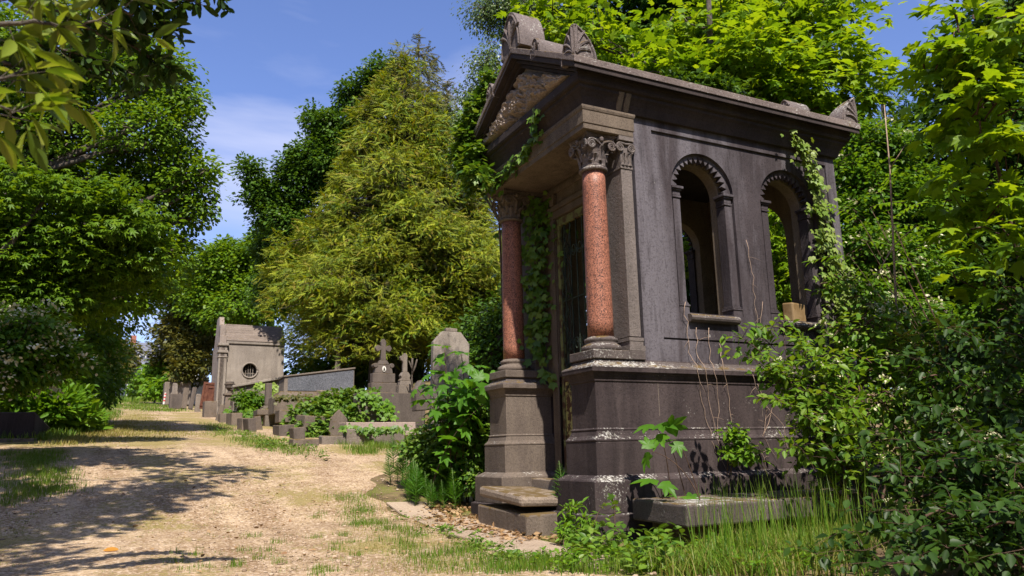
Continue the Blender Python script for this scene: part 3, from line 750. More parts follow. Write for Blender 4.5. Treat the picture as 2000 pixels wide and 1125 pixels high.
# loose steps before the door
def slab(name, label, cat, c, size, rz, tilt=(0, 0), mat='step', bevel=.02, group=None, jit=.006):
    e = MB(); sx, sy, sz = size; e.box(-sx / 2, sx / 2, -sy / 2, sy / 2, 0, sz)
    o = e.build(name, MT[mat], bevel=bevel, jitter=jit)
    o.location = tuple(map(float, c)); o.rotation_euler = (tilt[0], tilt[1], rz)
    return tag(o, label, cat, group)
slab('stone_step', 'small worn upper step between the two pedestals of the large chapel', 'step', (.50, 1.42, -.37), (.36, 1.30, .29), 0, jit=.01)
st = thing('stone_step', 'large tilted entrance step with rounded slab resting loose on a mossy block', 'step', (-.16, 1.2, -.72), -.02)
e = MB(); e.box(-.36, .36, -.52, .70, .42, .535); o = e.build('tread', MT['step'], st, bevel=.04, jitter=.012); o.rotation_euler = (.045, .03, -.02)
e = MB(); e.box(-.33, .30, -.60, .72, -.05, .35); o = e.build('riser', MT['kerb'], st, bevel=.02, jitter=.012); o.rotation_euler = (.02, -.015, .0)
slab('stone_slab', 'broad lichened stone slab lying against the sunny flank of the large chapel', 'slab', (1.80, -.60, -.44), (3.1, .82, .20), .03, (.02, .0), 'ledge', .02)
slab('stone_block', 'low mossy block under the corner of the broad lichened slab', 'block', (.72, -.52, -.70), (.46, .62, .26), .05, (0, 0), 'kerb', .03)
slab('stone_block', 'pale squared block in the grass below the broad lichened slab', 'block', (1.55, -.58, -.72), (.5, .5, .26), -.1, (.05, 0), 'kerb', .03)
slab('stone_block', 'amber stained block standing on the sill inside the far arched window', 'block', (3.31, .30, 1.791), (.30, .16, .27), .25, (0, .0), 'amber', .02)

# ------------------------------------------------------------------ tombs along the path
def px_block(x0, x1, y0, y1, dep, thick, name, label, cat, mat='kerb', rz=0.0, tilt=(0, 0), bevel=.02, sink=.15, group=None, top=None):
    """an upright stone whose sunny face covers this part of the view; thick = size away from the viewer"""
    if group: dep = min(dep, float((gpt((x0 + x1) / 2, y1) - CAM) @ FW) + .1)
    c = at((x0 + x1) / 2, y1, dep); wd = (x1 - x0) * dep / F_PX * 1.06; ht = (y1 - y0) * dep / F_PX
    e = MB(); n = 1
    e.box(-wd / 2, wd / 2, 0, thick, -sink, ht)
    if top == 'point': 
        e = MB(); e.plate([(-wd / 2, -sink), (wd / 2, -sink), (wd / 2, ht * .62), (.0, ht), (-wd / 2, ht * .62)], [], 0, thick, lambda a, b, d: (a, d, b))
    if top == 'round':
        e = MB(); e.plate([(-wd / 2, -sink), (wd / 2, -sink)] + [(wd / 2 * math.cos(a), ht - wd / 2 + wd / 2 * math.sin(a)) for a in np.linspace(0, math.pi, 12)], [], 0, thick, lambda a, b, d: (a, d, b))
    o = e.build(name, MT[mat], bevel=bevel, jitter=.012)
    o.location = tuple(map(float, c)); o.rotation_euler = (tilt[0], tilt[1], rz)
    return tag(o, label, cat, group)
KG = 'kerb stones lining the tombs beside the path'
px_block(400, 421, 783, 816, 34.5, .9, 'kerb_stone', 'brown upright kerb stone below the rusted iron panel', 'kerb stone', group=KG)
px_block(422, 430, 790, 822, 32.5, .3, 'kerb_stone', 'thin kerb slab leaning beside the two urn pedestals', 'kerb stone', tilt=(0, .22), group=KG)
px_block(431, 451, 807, 826, 31, .8, 'kerb_stone', 'low kerb stone at the foot of the shorter urn pedestal', 'kerb stone', group=KG)
px_block(453, 472, 806, 832, 29, .8, 'kerb_stone', 'long kerb stone in front of the small green bush', 'kerb stone', rz=.1, group=KG)
px_block(473, 487, 816, 841, 27.2, .6, 'kerb_stone', 'plain kerb stone between the bush and the rust brown kerb stone', 'kerb stone', rz=.1, group=KG)
px_block(487, 501, 816, 844, 25.6, .5, 'kerb_stone', 'rust brown kerb stone leaning back under the mossy slab', 'kerb stone', mat='darktomb', rz=.15, tilt=(0, -.12), group=KG)
px_block(502, 513, 812, 841, 25.2, .35, 'kerb_stone', 'narrow tilted kerb stone propping the mossy slab', 'kerb stone', tilt=(0, -.18), group=KG)
px_block(519, 545, 811, 836, 24.2, .5, 'stone_block', 'square pale block carrying the mossy slab at its right end', 'block', mat='grey', group=None)
px_block(505, 546, 799, 810, 24.3, 1.3, 'stone_slab', 'flat mossy slab resting on blocks before the granite tomb', 'slab', rz=-.05, sink=0)
px_block(547, 575, 829, 853, 20.8, .6, 'kerb_stone', 'dark kerb stone at the left edge of the ivy heap', 'kerb stone', mat='darktomb', rz=.1, tilt=(0, -.06), group=KG)
px_block(576, 596, 834, 860, 19.2, .45, 'kerb_stone', 'dark kerb stone leaning under the ivy heap', 'kerb stone', mat='darktomb', rz=.05, tilt=(0, -.1), group=KG)
px_block(575, 622, 857, 873, 18, .5, 'kerb_stone', 'long low kerb stone lying at the edge of the sandy path', 'kerb stone', group=KG)
px_block(631, 681, 851, 871, 17.3, .35, 'kerb_stone', 'low worn kerb stone left of the tall kerb wall', 'kerb stone', mat='grey', group=KG)
px_block(680, 790, 837, 869, 16.9, .35, 'kerb_wall', 'long pale kerb wall with hanging ivy at the mouth of the side path', 'kerb wall', mat='grey', rz=0.03)
px_block(642, 675, 800, 850, 19.4, .3, 'pointed_stone', 'small pointed gravestone standing in the heap of ivy', 'gravestone', mat='kerb', rz=-.25, top='point', tilt=(0, .05))
px_block(680, 812, 824, 838, 18.4, .7, 'stone_step', 'broad low step of the walled grave plot above the kerb wall', 'step', mat='ledger', rz=.02)
px_block(596, 640, 812, 832, 19.6, .9, 'stone_slab', 'low broken slab half buried under the ivy heap', 'slab', mat='kerb', rz=.12, tilt=(.06, .05))
px_block(548, 600, 800, 814, 22.4, .9, 'stone_slab', 'mossy ledge stone stepping up to the granite tomb', 'slab', mat='kerb', rz=-.04)
px_block(465, 505, 786, 800, 28.6, .8, 'stone_slab', 'dark ledge behind the small green bush', 'slab', mat='darktomb', rz=.05)
px_block(812, 842, 742, 790, 19.2, .25, 'pointed_stone', 'dark pointed gravestone half hidden behind the sapling', 'gravestone', mat='darktomb', rz=.2, top='point', tilt=(0, -.06))
# walled plot with sloping ledger, two crosses at its head
plot = thing('grave_plot', 'walled grave plot with a dark front wall and sloping pinkish gravel top below the crosses', 'grave', at(760, 812, 20.6), .05)
e = MB(); e.box(-.75, .95, 0, .14, -.6, .62); e.build('front_wall', MT['darktomb'], plot, bevel=.02)
e = MB(); e.box(-.86, -.751, .02, 4.4, -.6, .60); e.box(.951, 1.06, .02, 4.4, -.6, .58); e.build('side_kerb', MT['darktomb'], plot, bevel=.02)
e = MB(); e.add([(-.748, .143, .45), (.948, .143, .45), (.948, 4.5, 1.02), (-.748, 4.5, 1.02), (-.748, .143, 0), (.948, .143, 0), (.948, 4.5, 0), (-.748, 4.5, 0)], [(0, 1, 2, 3), (0, 4, 5, 1), (1, 5, 6, 2), (2, 6, 7, 3), (3, 7, 4, 0)])
e.build('ledger', MT['ledger'], plot)
cx = thing('stone_cross', 'tall dark stone cross on a stepped pedestal bearing a white oval portrait', 'grave cross', at(747, 757, 24.4), .02)
q = 24.4 / F_PX
e = MB(); e.box(-.42, .42, -.18, .18, -.6, .14); e.box(-.37, .37, -.15, .15, .14, .44); e.build('pedestal', MT['darktomb'], cx, bevel=.02)
e = MB(); e.frustum(-.30, .30, -.13, .13, .44, .72, .05, .03)
for s in (-1, 1): e.tube([(s * .27, -.13, .69), (s * .27, .13, .69)], .075, 14)
e.frustum(-.19, .19, -.11, .11, .722, .86, .07, .03); e.build('shoulder', MT['darktomb'], cx, bevel=.015)
e = MB(); e.plate([(-.085, .86), (.085, .86), (.075, 1.20), (.13, 1.16), (.20, 1.14), (.235, 1.17), (.275, 1.245), (.235, 1.32), (.20, 1.35), (.13, 1.33), (.078, 1.30), (.085, 1.45), (.06, 1.50), (.03, 1.545), (-.03, 1.545), (-.06, 1.50), (-.085, 1.45), (-.078, 1.30), (-.13, 1.33), (-.20, 1.35), (-.235, 1.32), (-.275, 1.245), (-.235, 1.17), (-.20, 1.14), (-.13, 1.16), (-.075, 1.20)], [], -.07, .07, lambda a, b, d: (a, d, b))
e.build('cross', MT['darktomb'], cx, bevel=.012)
def disc(rx_, rz_, d0, d1, n=20, cx_=0, cz=0): 
    k = MB(); k.plate([(cx_ + rx_ * math.cos(t), cz + rz_ * math.sin(t)) for t in np.linspace(0, 2 * math.pi, n, endpoint=False)], [], d0, d1, lambda a, b, d: (a, d, b)); return k
md = disc(.062, .088, -.150, -.12, cz=.58, cx_=.0).build('medallion', MT['pale'], cx)
k = disc(.020, .026, -.156, -.149, cz=.595); k.plate([(-.035, .525), (.035, .525), (.03, .555), (.012, .572), (-.012, .572), (-.03, .555)], [], -.156, -.149, lambda a, b, d: (a, d, b)); k.build('portrait_figure', MT['black'], md)
c2 = thing('stone_cross', 'small weathered pale cross with one broken arm on a stepped foot', 'grave cross', at(790, 757, 23.6), .05)
e = MB(); e.box(-.24, .24, -.14, .14, -.6, .06); e.frustum(-.20, .20, -.12, .12, .06, .2, .03, .02); e.plate([(-.19, .2), (.19, .2), (.13, .28), (.16, .36), (.09, .47), (-.09, .47), (-.16, .36), (-.13, .28)], [], -.1, .1, lambda a, b, d: (a, d, b)); e.build('foot', MT['grey'], c2, bevel=.015)
e = MB(); e.plate([(-.07, .47), (.07, .47), (.065, .80), (.075, .96), (.05, 1.03), (0, 1.06), (-.06, 1.03), (-.07, .98), (-.13, .97), (-.17, .92), (-.15, .84), (-.09, .82), (-.065, .76)], [], -.055, .055, lambda a, b, d: (a, d, b)); e.build('cross', MT['grey'], c2, bevel=.012)
sv = MB(); b0 = at(808, 770, 23)
for pts in ([(0, 0, 0), (-.06, .02, .4), (-.05, .0, .75), (-.16, .0, 1.0)], [(-.05, 0, .6), (.05, 0, .85), (.10, 0, 1.05)], [(-.05, 0, .7), (-.045, .02, 1.08)]):
    sv.tube([np.array(p) for p in pts], [.034, .03, .022, .013][:len(pts)], 6)
o = sv.build('dead_sapling', MT['bark'], smooth=True); o.location = tuple(b0); tag(o, 'bare forked trunk of a dead sapling beside the broken cross', 'dead sapling')
c3 = thing('stone_cross', 'far grey cross seen edge on behind the blue granite tomb', 'grave cross', at(659, 740, 29), .9)
e = MB(); e.box(-.1, .1, -.08, .08, -.5, .9); e.box(-.07, .07, -.06, .06, .9, 1.32); e.box(-.25, .25, -.055, .055, 1.02, 1.16); e.build('cross', MT['grey'], c3, bevel=.02)
e = MB(); e.box(-.22, .22, -.2, .2, -.6, .12); e.build('foot', MT['grey'], c3, bevel=.02)
# large leaning headstone
MT['head'] = MT['chapelwall']; hs = thing('headstone', 'large pale headstone with clipped corners and a small top block behind the sapling', 'headstone', at(880, 765, 20), -.05)
e = MB(); W_ = .50
e.plate([(-W_, -1.5), (W_, -1.5), (W_, 1.28), (.26, 1.58), (-.26, 1.58), (-W_, 1.28)], [], 0, .2, lambda a, b, d: (a, d, b))
e.build('slab', MT['head'], hs, bevel=.02); e = MB(); e.box(-.16, .16, .02, .18, 1.581, 1.68); e.build('top_block', MT['grey'], hs, bevel=.02); hs.rotation_euler = (0.0, 0.03, -.05)
# granite tomb with a slanting panel
gt = thing('granite_tomb', 'long blue grey granite tomb with a slanting top on a stepped mossy base', 'tomb', at(541, 783, 23.6), 0.0)
e = MB(); e.frustum(-.1, 2.62, -.1, 1.15, -.4, .16, .03, .03); e.frustum(.02, 2.55, .0, 1.1, .16, .30, .07, .05); e.build('base', MT['kerb'], gt, bevel=.02)
e = MB(); e.plate([(.20, .30), (2.42, .30), (2.42, 1.06), (.22, .74)], [], .10, 1.0, lambda a, b, d: (a, d, b)); e.build('body', MT['grey'], gt, bevel=.015)
e = MB(); e.plate([(.32, .33), (2.39, .33), (2.39, 1.015), (.32, .715)], [], .086, .0985, lambda a, b, d: (a, d, b)); e.build('panel', MT['bluegran'], gt, bevel=.004)
e = MB(); e.plate([(.19, .742), (2.44, 1.062), (2.44, 1.115), (.19, .79)], [], .06, 1.04, lambda a, b, d: (a, d, b)); e.build('coping', MT['grey'], gt, bevel=.01)
# plot wall with a sloping coping by the small chapel
pw = thing('coping_wall', 'low grey plot wall under a rising coping in front of the small chapel', 'wall', at(455, 790, 29), 0.0)
e = MB(); e.plate([(0, -.5), (1.75, -.5), (1.75, .98), (0, .62)], [], 0, .2, lambda a, b, d: (a, d, b)); e.build('wall', MT['grey'], pw, bevel=.02)
e = MB(); e.plate([(-.06, .622), (1.8, 1.0), (1.8, 1.1), (-.06, .72)], [], -.12, .30, lambda a, b, d: (a, d, b)); e.build('coping', MT['chapelwall'], pw, bevel=.02)
px_block(519, 530, 748, 782, 25.3, .2, 'marker_post', 'narrow dark stone post beside the end of the granite tomb', 'post', mat='darktomb')
def urn(px, py, dep, h, label):
    r = thing('urn_pedestal', label, 'urn pedestal', at(px, py, dep), .05)
    e = MB(); e.box(-.24, .24, -.24, .24, -.5, .18); e.frustum(-.19, .19, -.19, .19, .18, h * .55, .03, .03); e.box(-.22, .22, -.22, .22, h * .55, h * .62); e.build('pedestal', MT['kerb'], r, bevel=.015)
    e = MB(); e.lathe([(.10, h * .62), (.09, h * .66), (.06, h * .70), (.10, h * .74), (.17, h * .80), (.19, h * .88), (.22, h * .905), (.22, h * .93), (.16, h * .94), (.155, h), (.0, h)], n=16); e.build('urn', MT['darktomb'], r, smooth=False)
urn(446, 806, 31.2, 1.25, 'taller stone urn on a square pedestal in front of the small chapel')
urn(459, 808, 29.8, 1.0, 'shorter stone urn on a square pedestal beside the green bush')
rp = thing('iron_panel', 'rusted brown iron door panel leaning against the small chapel', 'iron panel', at(406, 795, 36), 0.0)
e = MB(); e.box(-.37, .37, 0, .06, -.1, 1.16); e.build('sheet', MT['rust'], rp, bevel=.01)
e = MB(); 
for a0, a1, b0, b1 in ((-.37, -.27, 0, 1.16), (.27, .37, 0, 1.16), (-.27, .27, 1.05, 1.16), (-.27, .27, 0, .1), (-.16, .16, .88, .93), (-.16, -.11, .2, .88), (.11, .16, .2, .88)): e.box(a0, a1, -.035, -.001, b0, b1)
e.build('frame', MT['rust'], rp, bevel=.006); rp.rotation_euler = (-.08, .10, -.25)
px_block(381, 391, 769, 808, 37.5, .3, 'round_post', 'round topped stone post just left of the rusted panel', 'post', mat='grey', top='round')
px_block(370, 377, 756, 793, 41, .5, 'headstone', 'thin dark slab leaning left of the round topped post', 'headstone', mat='darktomb', tilt=(0, .14))
px_block(355, 364, 757, 792, 42, .6, 'headstone', 'dark mossy slab behind the stone trough', 'headstone', mat='kerb', tilt=(0, .08))
px_block(333, 354, 769, 793, 43, 1.0, 'stone_trough', 'dark stone trough at the far end of the tomb row', 'trough', mat='darktomb')
px_block(323, 368, 746, 786, 50, 1.6, 'box_tomb', 'grey box tomb with flat top far along the path', 'tomb', mat='grey', bevel=.04)
px_block(336, 345, 748, 775, 46, .3, 'round_post', 'round topped stone post before the far box tomb', 'post', mat='grey', top='round')
bp = thing('marker_pole', 'small red and white striped pole by the far box tomb', 'marker pole', at(320, 786, 44), 0)
e = MB(); e.tube([(0, 0, -.1), (.05, 0, .56)], .05, 8); e.build('pole', MT['pale'], bp); 
for k in range(3):
    e = MB(); z = .06 + k * .18; e.tube([(.006 + z * .09, 0, z), (.014 + z * .09, 0, z + .09)], .053, 8); e.build('stripe', MT['red'], bp)
wt = thing('white_tomb', 'whitewashed small tomb with grey cap behind the rusted panel', 'tomb', at(392, 775, 52), 0)
e = MB(); e.box(-.42, .42, 0, .8, -.5, .95); e.build('body', MT['pale'], wt, bevel=.02)
e = MB(); e.box(-.34, .50, -.05, .85, 1.06, 1.16); e.box(-.42, .42, 0, .8, .951, 1.059); e.frustum(-.30, .46, 0, .8, 1.161, 1.42, .2, .2); e.build('cap', MT['grey'], wt, bevel=.02)

# small grey chapel
ch = thing('small_chapel', 'small grey rendered chapel with round barred window and stepped stone roof', 'chapel', at(420, 790, 35) - np.array([0, 0, .35]), 0.02)
e = MB(); hole = [(1.45 + .33 * math.cos(t), 1.95 + .33 * math.sin(t)) for t in np.linspace(0, 2 * math.pi, 28, endpoint=False)]
e.plate([(.42, -.3), (3.0, -.3), (3.0, 3.28), (.42, 3.28)], [hole], .06, .40, lambda a, b, d: (a, d, b)); e.box(2.80, 2.999, .401, 2.4, -.3, 3.28); e.build('wall', MT['chapelwall'], ch)
e = MB(); e.box(.3, 3.02, .0, .059, -.4, .35); e.box(.5, 2.98, .45, .5, 1.2, 2.6); e.build('lower_wall', MT['chapelwall'], ch, bevel=.02)
e = MB(); e.tube([(1.45 + .35 * math.cos(t), .06, 1.95 + .35 * math.sin(t)) for t in np.linspace(0, 2 * math.pi, 29)], .045, 6); wn = e.build('round_window', MT['chapelwall'], ch, smooth=True)
e = MB(); e.add([(1.45 + .34 * math.cos(t), .32, 1.95 + .34 * math.sin(t)) for t in np.linspace(0, 2 * math.pi, 24, endpoint=False)], [tuple(range(24))]); e.build('dark_pane', MT['black'], wn)
e = MB()
for k, h in ((-.16, .10), (-.05, .2), (.05, .24), (.16, .12)): e.tube([(1.45 + k, .2, 1.65), (1.45 + k, .2, 1.95 + h)], .014, 5); e.tube([(1.45 + k, .2, 1.95 + h), (1.45 + k, .2, 2.0 + h)], [.03, .003], 5)
e.tube([(1.2, .2, 1.82), (1.7, .2, 1.82)], .014, 5); e.build('window_bars', MT['chapelwall'], wn)
e = MB(); e.box(0, .419, -.08, .44, -.3, .2); e.box(.03, .39, -.05, .42, .2, 2.72); e.box(0, .419, -.08, .44, 2.5, 2.56); e.box(-.02, .43, -.10, .44, 2.72, 2.84); e.box(.03, .39, -.05, .42, 2.84, 3.05); e.box(-.02, .45, -.12, .46, 3.05, 3.17); e.build('corner_pilaster', MT['chapelwall'], ch, bevel=.015)
e = MB(); e.plate([(-.05, 3.17), (.3, 3.17), (.9, 4.55), (1.7, 4.55), (2.3, 3.17), (2.65, 3.17), (2.65, -.3), (-.05, -.3)][::-1], [], .08, .30, lambda a, b, d: (d, a, b)); e.box(.05, .36, .05, .42, 3.17, 3.55); e.box(.08, .33, .35, .75, 3.5, 4.1); e.build('gable_front', MT['chapelroof'], ch, bevel=.02)
e = MB(); e.box(.36, 3.02, .0, .42, 3.17, 3.30); e.build('cornice', MT['chapelwall'], ch, bevel=.02)
e = MB()
for k in range(7):
    y0 = -.02 + k * .17; z0 = 3.30 + k * .135; e.box(.34, 3.04, y0, 1.3, z0, z0 + .13)
e.box(.34, 3.04, 1.301, 2.6, 3.30, 4.0); e.build('roof', MT['chapelroof'], ch, bevel=.015, jitter=.008)

# stone at the left edge of the path
ls = thing('grave_block', 'long dark weathered grave block tapering towards the path in the left shade', 'grave block', at(40, 868, 16.3), 0)
e = MB(); e.add([(-1.1, .4, -.3), (.22, -.12, -.3), (.52, 1.9, -.3), (-.8, 2.4, -.3), (-1.1, .4, .70), (.22, -.12, .68), (.50, 1.9, .30), (-.8, 2.4, .36)], [(3, 2, 1, 0), (4, 5, 6, 7), (0, 1, 5, 4), (1, 2, 6, 5), (2, 3, 7, 6), (3, 0, 4, 7)])
e.build('block', MT['base'], ls, bevel=.03); e = MB(); e.box(-1.3, .3, -.32, -.14, -.3, .12); e.build('footing', MT['kerb'], ls, bevel=.02)
# distant house
hz = thing('house', 'distant pale house with slate roof and red chimney beyond the end of the path', 'house', (0.0, 110.5, 6.4), .1)
e = MB(); e.box(-7, 5, 0, 9, -1, 6.6); e.build('wall', MT['pale'], hz)
e = MB(); e.plate([(-.4, 6.6), (9.4, 6.6), (9.0, 7.0), (4.5, 10.4), (0, 7.0)], [], -3.6, 5.3, lambda a, b, d: (d, a, b)); rf = e.build('roof', MT['slate'], hz)
e = MB(); e.plate([(.6, 6.6), (9.4, 6.6), (9.0, 6.9), (5, 8.9), (1.0, 6.9)], [], -7.3, -3.61, lambda a, b, d: (d, a, b)); e.build('roof', MT['slate'], hz)
e = MB(); e.box(-3.6, -2.9, 4, 4.9, 9.5, 11.3); e.build('chimney', MT['brick'], rf)
for x0, z0, wd, ht in ((-6.4, 2.2, 3.6, 2.0), (-1.8, 2.2, 1.4, 1.6), (1.4, 2.2, 1.4, 1.6), (-2.6, 7.4, .7, .8), (-6.2, 4.9, 1.2, 1.2), (-3.6, 4.9, 1.2, 1.2), (1.2, 4.9, 1.2, 1.2)):
    e = MB(); yy = -.03 if z0 < 7 else 1.2
    e.box(x0 - .08, x0 + wd + .08, yy - .03, yy + .1, z0 - .08, z0 + ht + .08); f = e.build('window', MT['pale'], hz)
    e = MB(); n_ = max(1, int(wd / 1.0))
    for k in range(n_): e.box(x0 + k * wd / n_ + .04, x0 + (k + 1) * wd / n_ - .04, yy - .05, yy - .031, z0, z0 + ht)
    e.build('pane', MT['glass'], f)

# flat kerb stones at the edge of the sandy path
fl = [(1100, 1090), (1000, 1060), (905, 1030), (832, 1008)]
names = ['below the loose riser, nearest the grass', 'before the loose entrance step', 'below the drift of fallen leaves', 'beside the horsetails, half under grass', 'past the horsetails at the side path', 'at the corner of the side path', 'between side path and ivy heap', 'next to the long low kerb stone']
for k, ((a, b), nm) in enumerate(zip(fl, names)):
    p = gpt(a, b); rr = random.Random(k)
    slab('flat_kerb_stone', 'flat worn stone in the path edge ' + nm, 'kerb stone', (p[0], p[1], gz(p[0], p[1]) - .038), (.55 + rr.random() * .15, 1.35 + rr.random() * .3, .06), .05 + rr.uniform(-.12, .12) + (0.25 if k > 3 else 0), (math.atan2(float(gz(p[0], p[1] + 1) - gz(p[0], p[1])), 1), rr.uniform(-.02, .02)), 'flag', .02, 'flat stones edging the path', .02)

# ------------------------------------------------------------------ foliage
def T_fold(pts, fold=.12, curl=.0):
    """leaf outline given as half-width at stations along the midrib; two faces folded on the midrib"""
    V = []; n = len(pts)
    for y, hw in pts: V.append((0, y, -curl * y * y))
    for y, hw in pts: V.append((hw, y, hw * fold * 2 - curl * y * y))
    for y, hw in pts: V.append((-hw, y, hw * fold * 2 - curl * y * y))
    right = [0] + [n + i for i in range(1, n - 1)] + [n - 1] + list(range(n - 2, 0, -1))
    left = [0] + list(range(1, n - 1)) + [n - 1] + [2 * n + i for i in range(n - 2, 0, -1)]
    used = sorted(set(right + left)); mp_ = {a: i for i, a in enumerate(used)}
    return np.array([V[a] for a in used], float), [[mp_[a] for a in right], [mp_[a] for a in left]]
T_OVATE = T_fold([(0, 0), (.18, .17), (.42, .27), (.7, .19), (1, 0)], .16, .15)
T_OVAL = T_fold([(0, 0), (.25, .18), (.6, .22), (.88, .13), (1, 0)], .1, .2)
T_LANCE = T_fold([(0, 0), (.2, .10), (.5, .16), (.78, .11), (1, 0)], .2, .25)
T_DIAM = (np.array([(0, 0, 0), (.30, .45, .05), (0, 1, -.06), (-.30, .45, .05)], float), [[0, 1, 2, 3]])
T_DIAM2 = (np.array([(0, 0, 0), (.30, .35, .06), (.24, .8, .02), (0, 1, -.08), (-.24, .8, .02), (-.30, .35, .06)], float), [[0, 1, 2, 3, 4, 5]])
T_ROUND = (np.array([(0, 0, 0), (.26, .2, .05), (.34, .55, .05), (.12, .95, -.05), (-.12, .95, -.05), (-.34, .55, .05), (-.26, .2, .05)], float), [[0, 1, 2, 3, 4, 5, 6]])
def lobed(tips, notch, drop=.22, c=(0, .28)):
    """palmate leaf: fan of faces from the leaf centre out to lobes that droop at their tips"""
    V = [(c[0], c[1], 0.0)]; P = []
    for a, r, kind in tips:
        x, y = c[0] + r * math.sin(a), c[1] + r * math.cos(a)
        P.append((x, y, -drop * max(0, r - .25) ** 1.5 * 2))
    V += P; k = len(P)
    return np.array(V, float), [[0, 1 + i, 1 + (i + 1) % k] for i in range(k)]
def D_(x): return math.radians(x)
_half = [(8, .60, 0), (12, .50, 0), (22, .43, 0), (26, .32, 0), (38, .50, 0), (50, .62, 0), (58, .48, 0), (70, .41, 0), (76, .31, 0), (95, .39, 0), (112, .46, 0), (124, .34, 0), (160, .27, 0)]
_m = [(0, .74, 0)] + _half
_tips = [(D_(a), r, 0) for a, r, _ in _m] + [(0 + math.pi, .26, 0)] + [(D_(-a), r, 0) for a, r, _ in _half[::-1]]
T_MAPLE = lobed(_tips, 0, .32)
_s = [(0, .72), (15, .42), (26, .28), (42, .56), (52, .58), (68, .30), (84, .28), (104, .42), (130, .27), (180, .26)]
T_MAPLE2 = lobed([(D_(a), r, 0) for a, r in _s] + [(D_(-a), r, 0) for a, r in _s[-2:0:-1]], 0, .5)
_i = [(0, .68), (22, .42), (40, .32), (62, .55), (84, .38), (112, .42), (150, .36), (180, .22)]
T_IVY = lobed([(D_(a), r, 0) for a, r in _i] + [(D_(-a), r, 0) for a, r in _i[-2:0:-1]], 0, .25)
_o = [(0, .70), (10, .60), (18, .46), (28, .58), (38, .46), (60, .36), (75, .42), (100, .26), (150, .22), (180, .30)]
T_OAK = (lambda P: (np.array(P, float), [list(range(len(P)))]))([(.03, 0, 0), (.12, .22, .03), (.22, .34, .04), (.15, .48, .03), (.26, .66, .02), (.12, .90, -.05), (0, 1, -.08), (-.12, .90, -.05), (-.26, .66, .02), (-.15, .48, .03), (-.22, .34, .04), (-.12, .22, .03)])
def frond(n=7, wd=.30, droop=.35):
    """flat cypress spray: a toothed feather that droops towards its tip"""
    V = []; 
    for s in (1, -1):
        pass
    pts = [(0, 0)]
    for i in range(n):
        y = (i + .6) / n; w_ = wd * (1 - .75 * y) * (1 if i else .6)
        pts += [(w_, y + .16), (w_ * .22, y + .10)]
    pts.append((0, 1.12))
    R = pts[1:-1]
    P = [pts[0]] + R + [pts[-1]] + [(-x, y) for x, y in R[::-1]]
    V = [(x, y, -droop * y * y - abs(x) * .5) for x, y in P]
    k = len(P); F = []
    half = len(R)
    mid0 = len(V); V += [(0, (i + .6) / n + .08, -droop * ((i + .6) / n + .08) ** 2) for i in range(n)]
    for i in range(n):
        a, b = 1 + 2 * i, 2 + 2 * i; lo = mid0 + i - 1 if i else 0
        F.append([lo, a, b, mid0 + i])
        al, bl = k - 1 - 2 * i, k - 2 - 2 * i
        F.append([mid0 + i, bl, al, lo])
    F.append([mid0 + n - 1, 2 * n, half + 1, k - 2 * n])
    return np.array(V, float), F
T_FROND = frond(5, .26, .18)

def leaves(name, P, D, Nn, S, tmpl, mat, parent=None, origin=None):
    P, D, Nn, S = (np.asarray(a, float) for a in (P, D, Nn, S))
    D = D / (np.linalg.norm(D, axis=1, keepdims=True) + 1e-9)
    X = np.cross(D, Nn); X /= (np.linalg.norm(X, axis=1, keepdims=True) + 1e-9)
    Z = np.cross(X, D)
    V, F = tmpl; k = len(V); n = len(P)
    W = P[:, None] + S[:, None, None] * (V[None, :, 0:1] * X[:, None] + V[None, :, 1:2] * D[:, None] + V[None, :, 2:3] * Z[:, None])
    if origin is not None: W = W - np.asarray(origin, float)
    fl = np.concatenate([np.array(f) for f in F]); cn = np.array([len(f) for f in F])
    loops = (np.arange(n)[:, None] * k + fl[None]).ravel()
    me = bpy.data.meshes.new(name); fill(me, W.reshape(-1, 3), loops, np.tile(cn, n)); me.materials.append(mat)
    o = bpy.data.objects.new(name, me); COL.objects.link(o)
    if parent is not None: o.parent = parent
    return o
def unit(a): return a / (np.linalg.norm(a, axis=-1, keepdims=True) + 1e-9)

def blobs_px(lst):
    """crown masses (px, py, radius px, depth m) -> centres and radii in metres"""
    return [(at(a, b, d), r * d / F_PX) for a, b, r, d in lst]

def crown_points(bl, n_clump, per, clump_r, flat, rng, shell=.5, squash=.92):
    R = np.array([b[1] for b in bl]); Cn = np.array([b[0] for b in bl])
    w_ = R ** 2; w_ = w_ / w_.sum()
    bi = rng.choice(len(bl), n_clump, p=w_)
    d = unit(rng.normal(size=(n_clump, 3)))
    rad = R[bi] * (shell + (1.06 - shell) * rng.random(n_clump) ** .7)
    d[:, 2] *= squash
    K = Cn[bi] + d * rad[:, None]
    cr_ = clump_r * rng.uniform(.6, 1.35, n_clump)
    m_ = np.maximum(3, (per * rng.uniform(.5, 1.5, n_clump) * (cr_ / clump_r) ** 1.5).astype(int))
    ci = np.repeat(np.arange(n_clump), m_)
    g = unit(rng.normal(size=(len(ci), 3))) * (rng.random(len(ci)) ** .45)[:, None]; g[:, 2] *= flat
    # clumps are fans: tilted outwards
    P = K[ci] + g * cr_[ci][:, None]
    return K, bi, d, P, ci, g

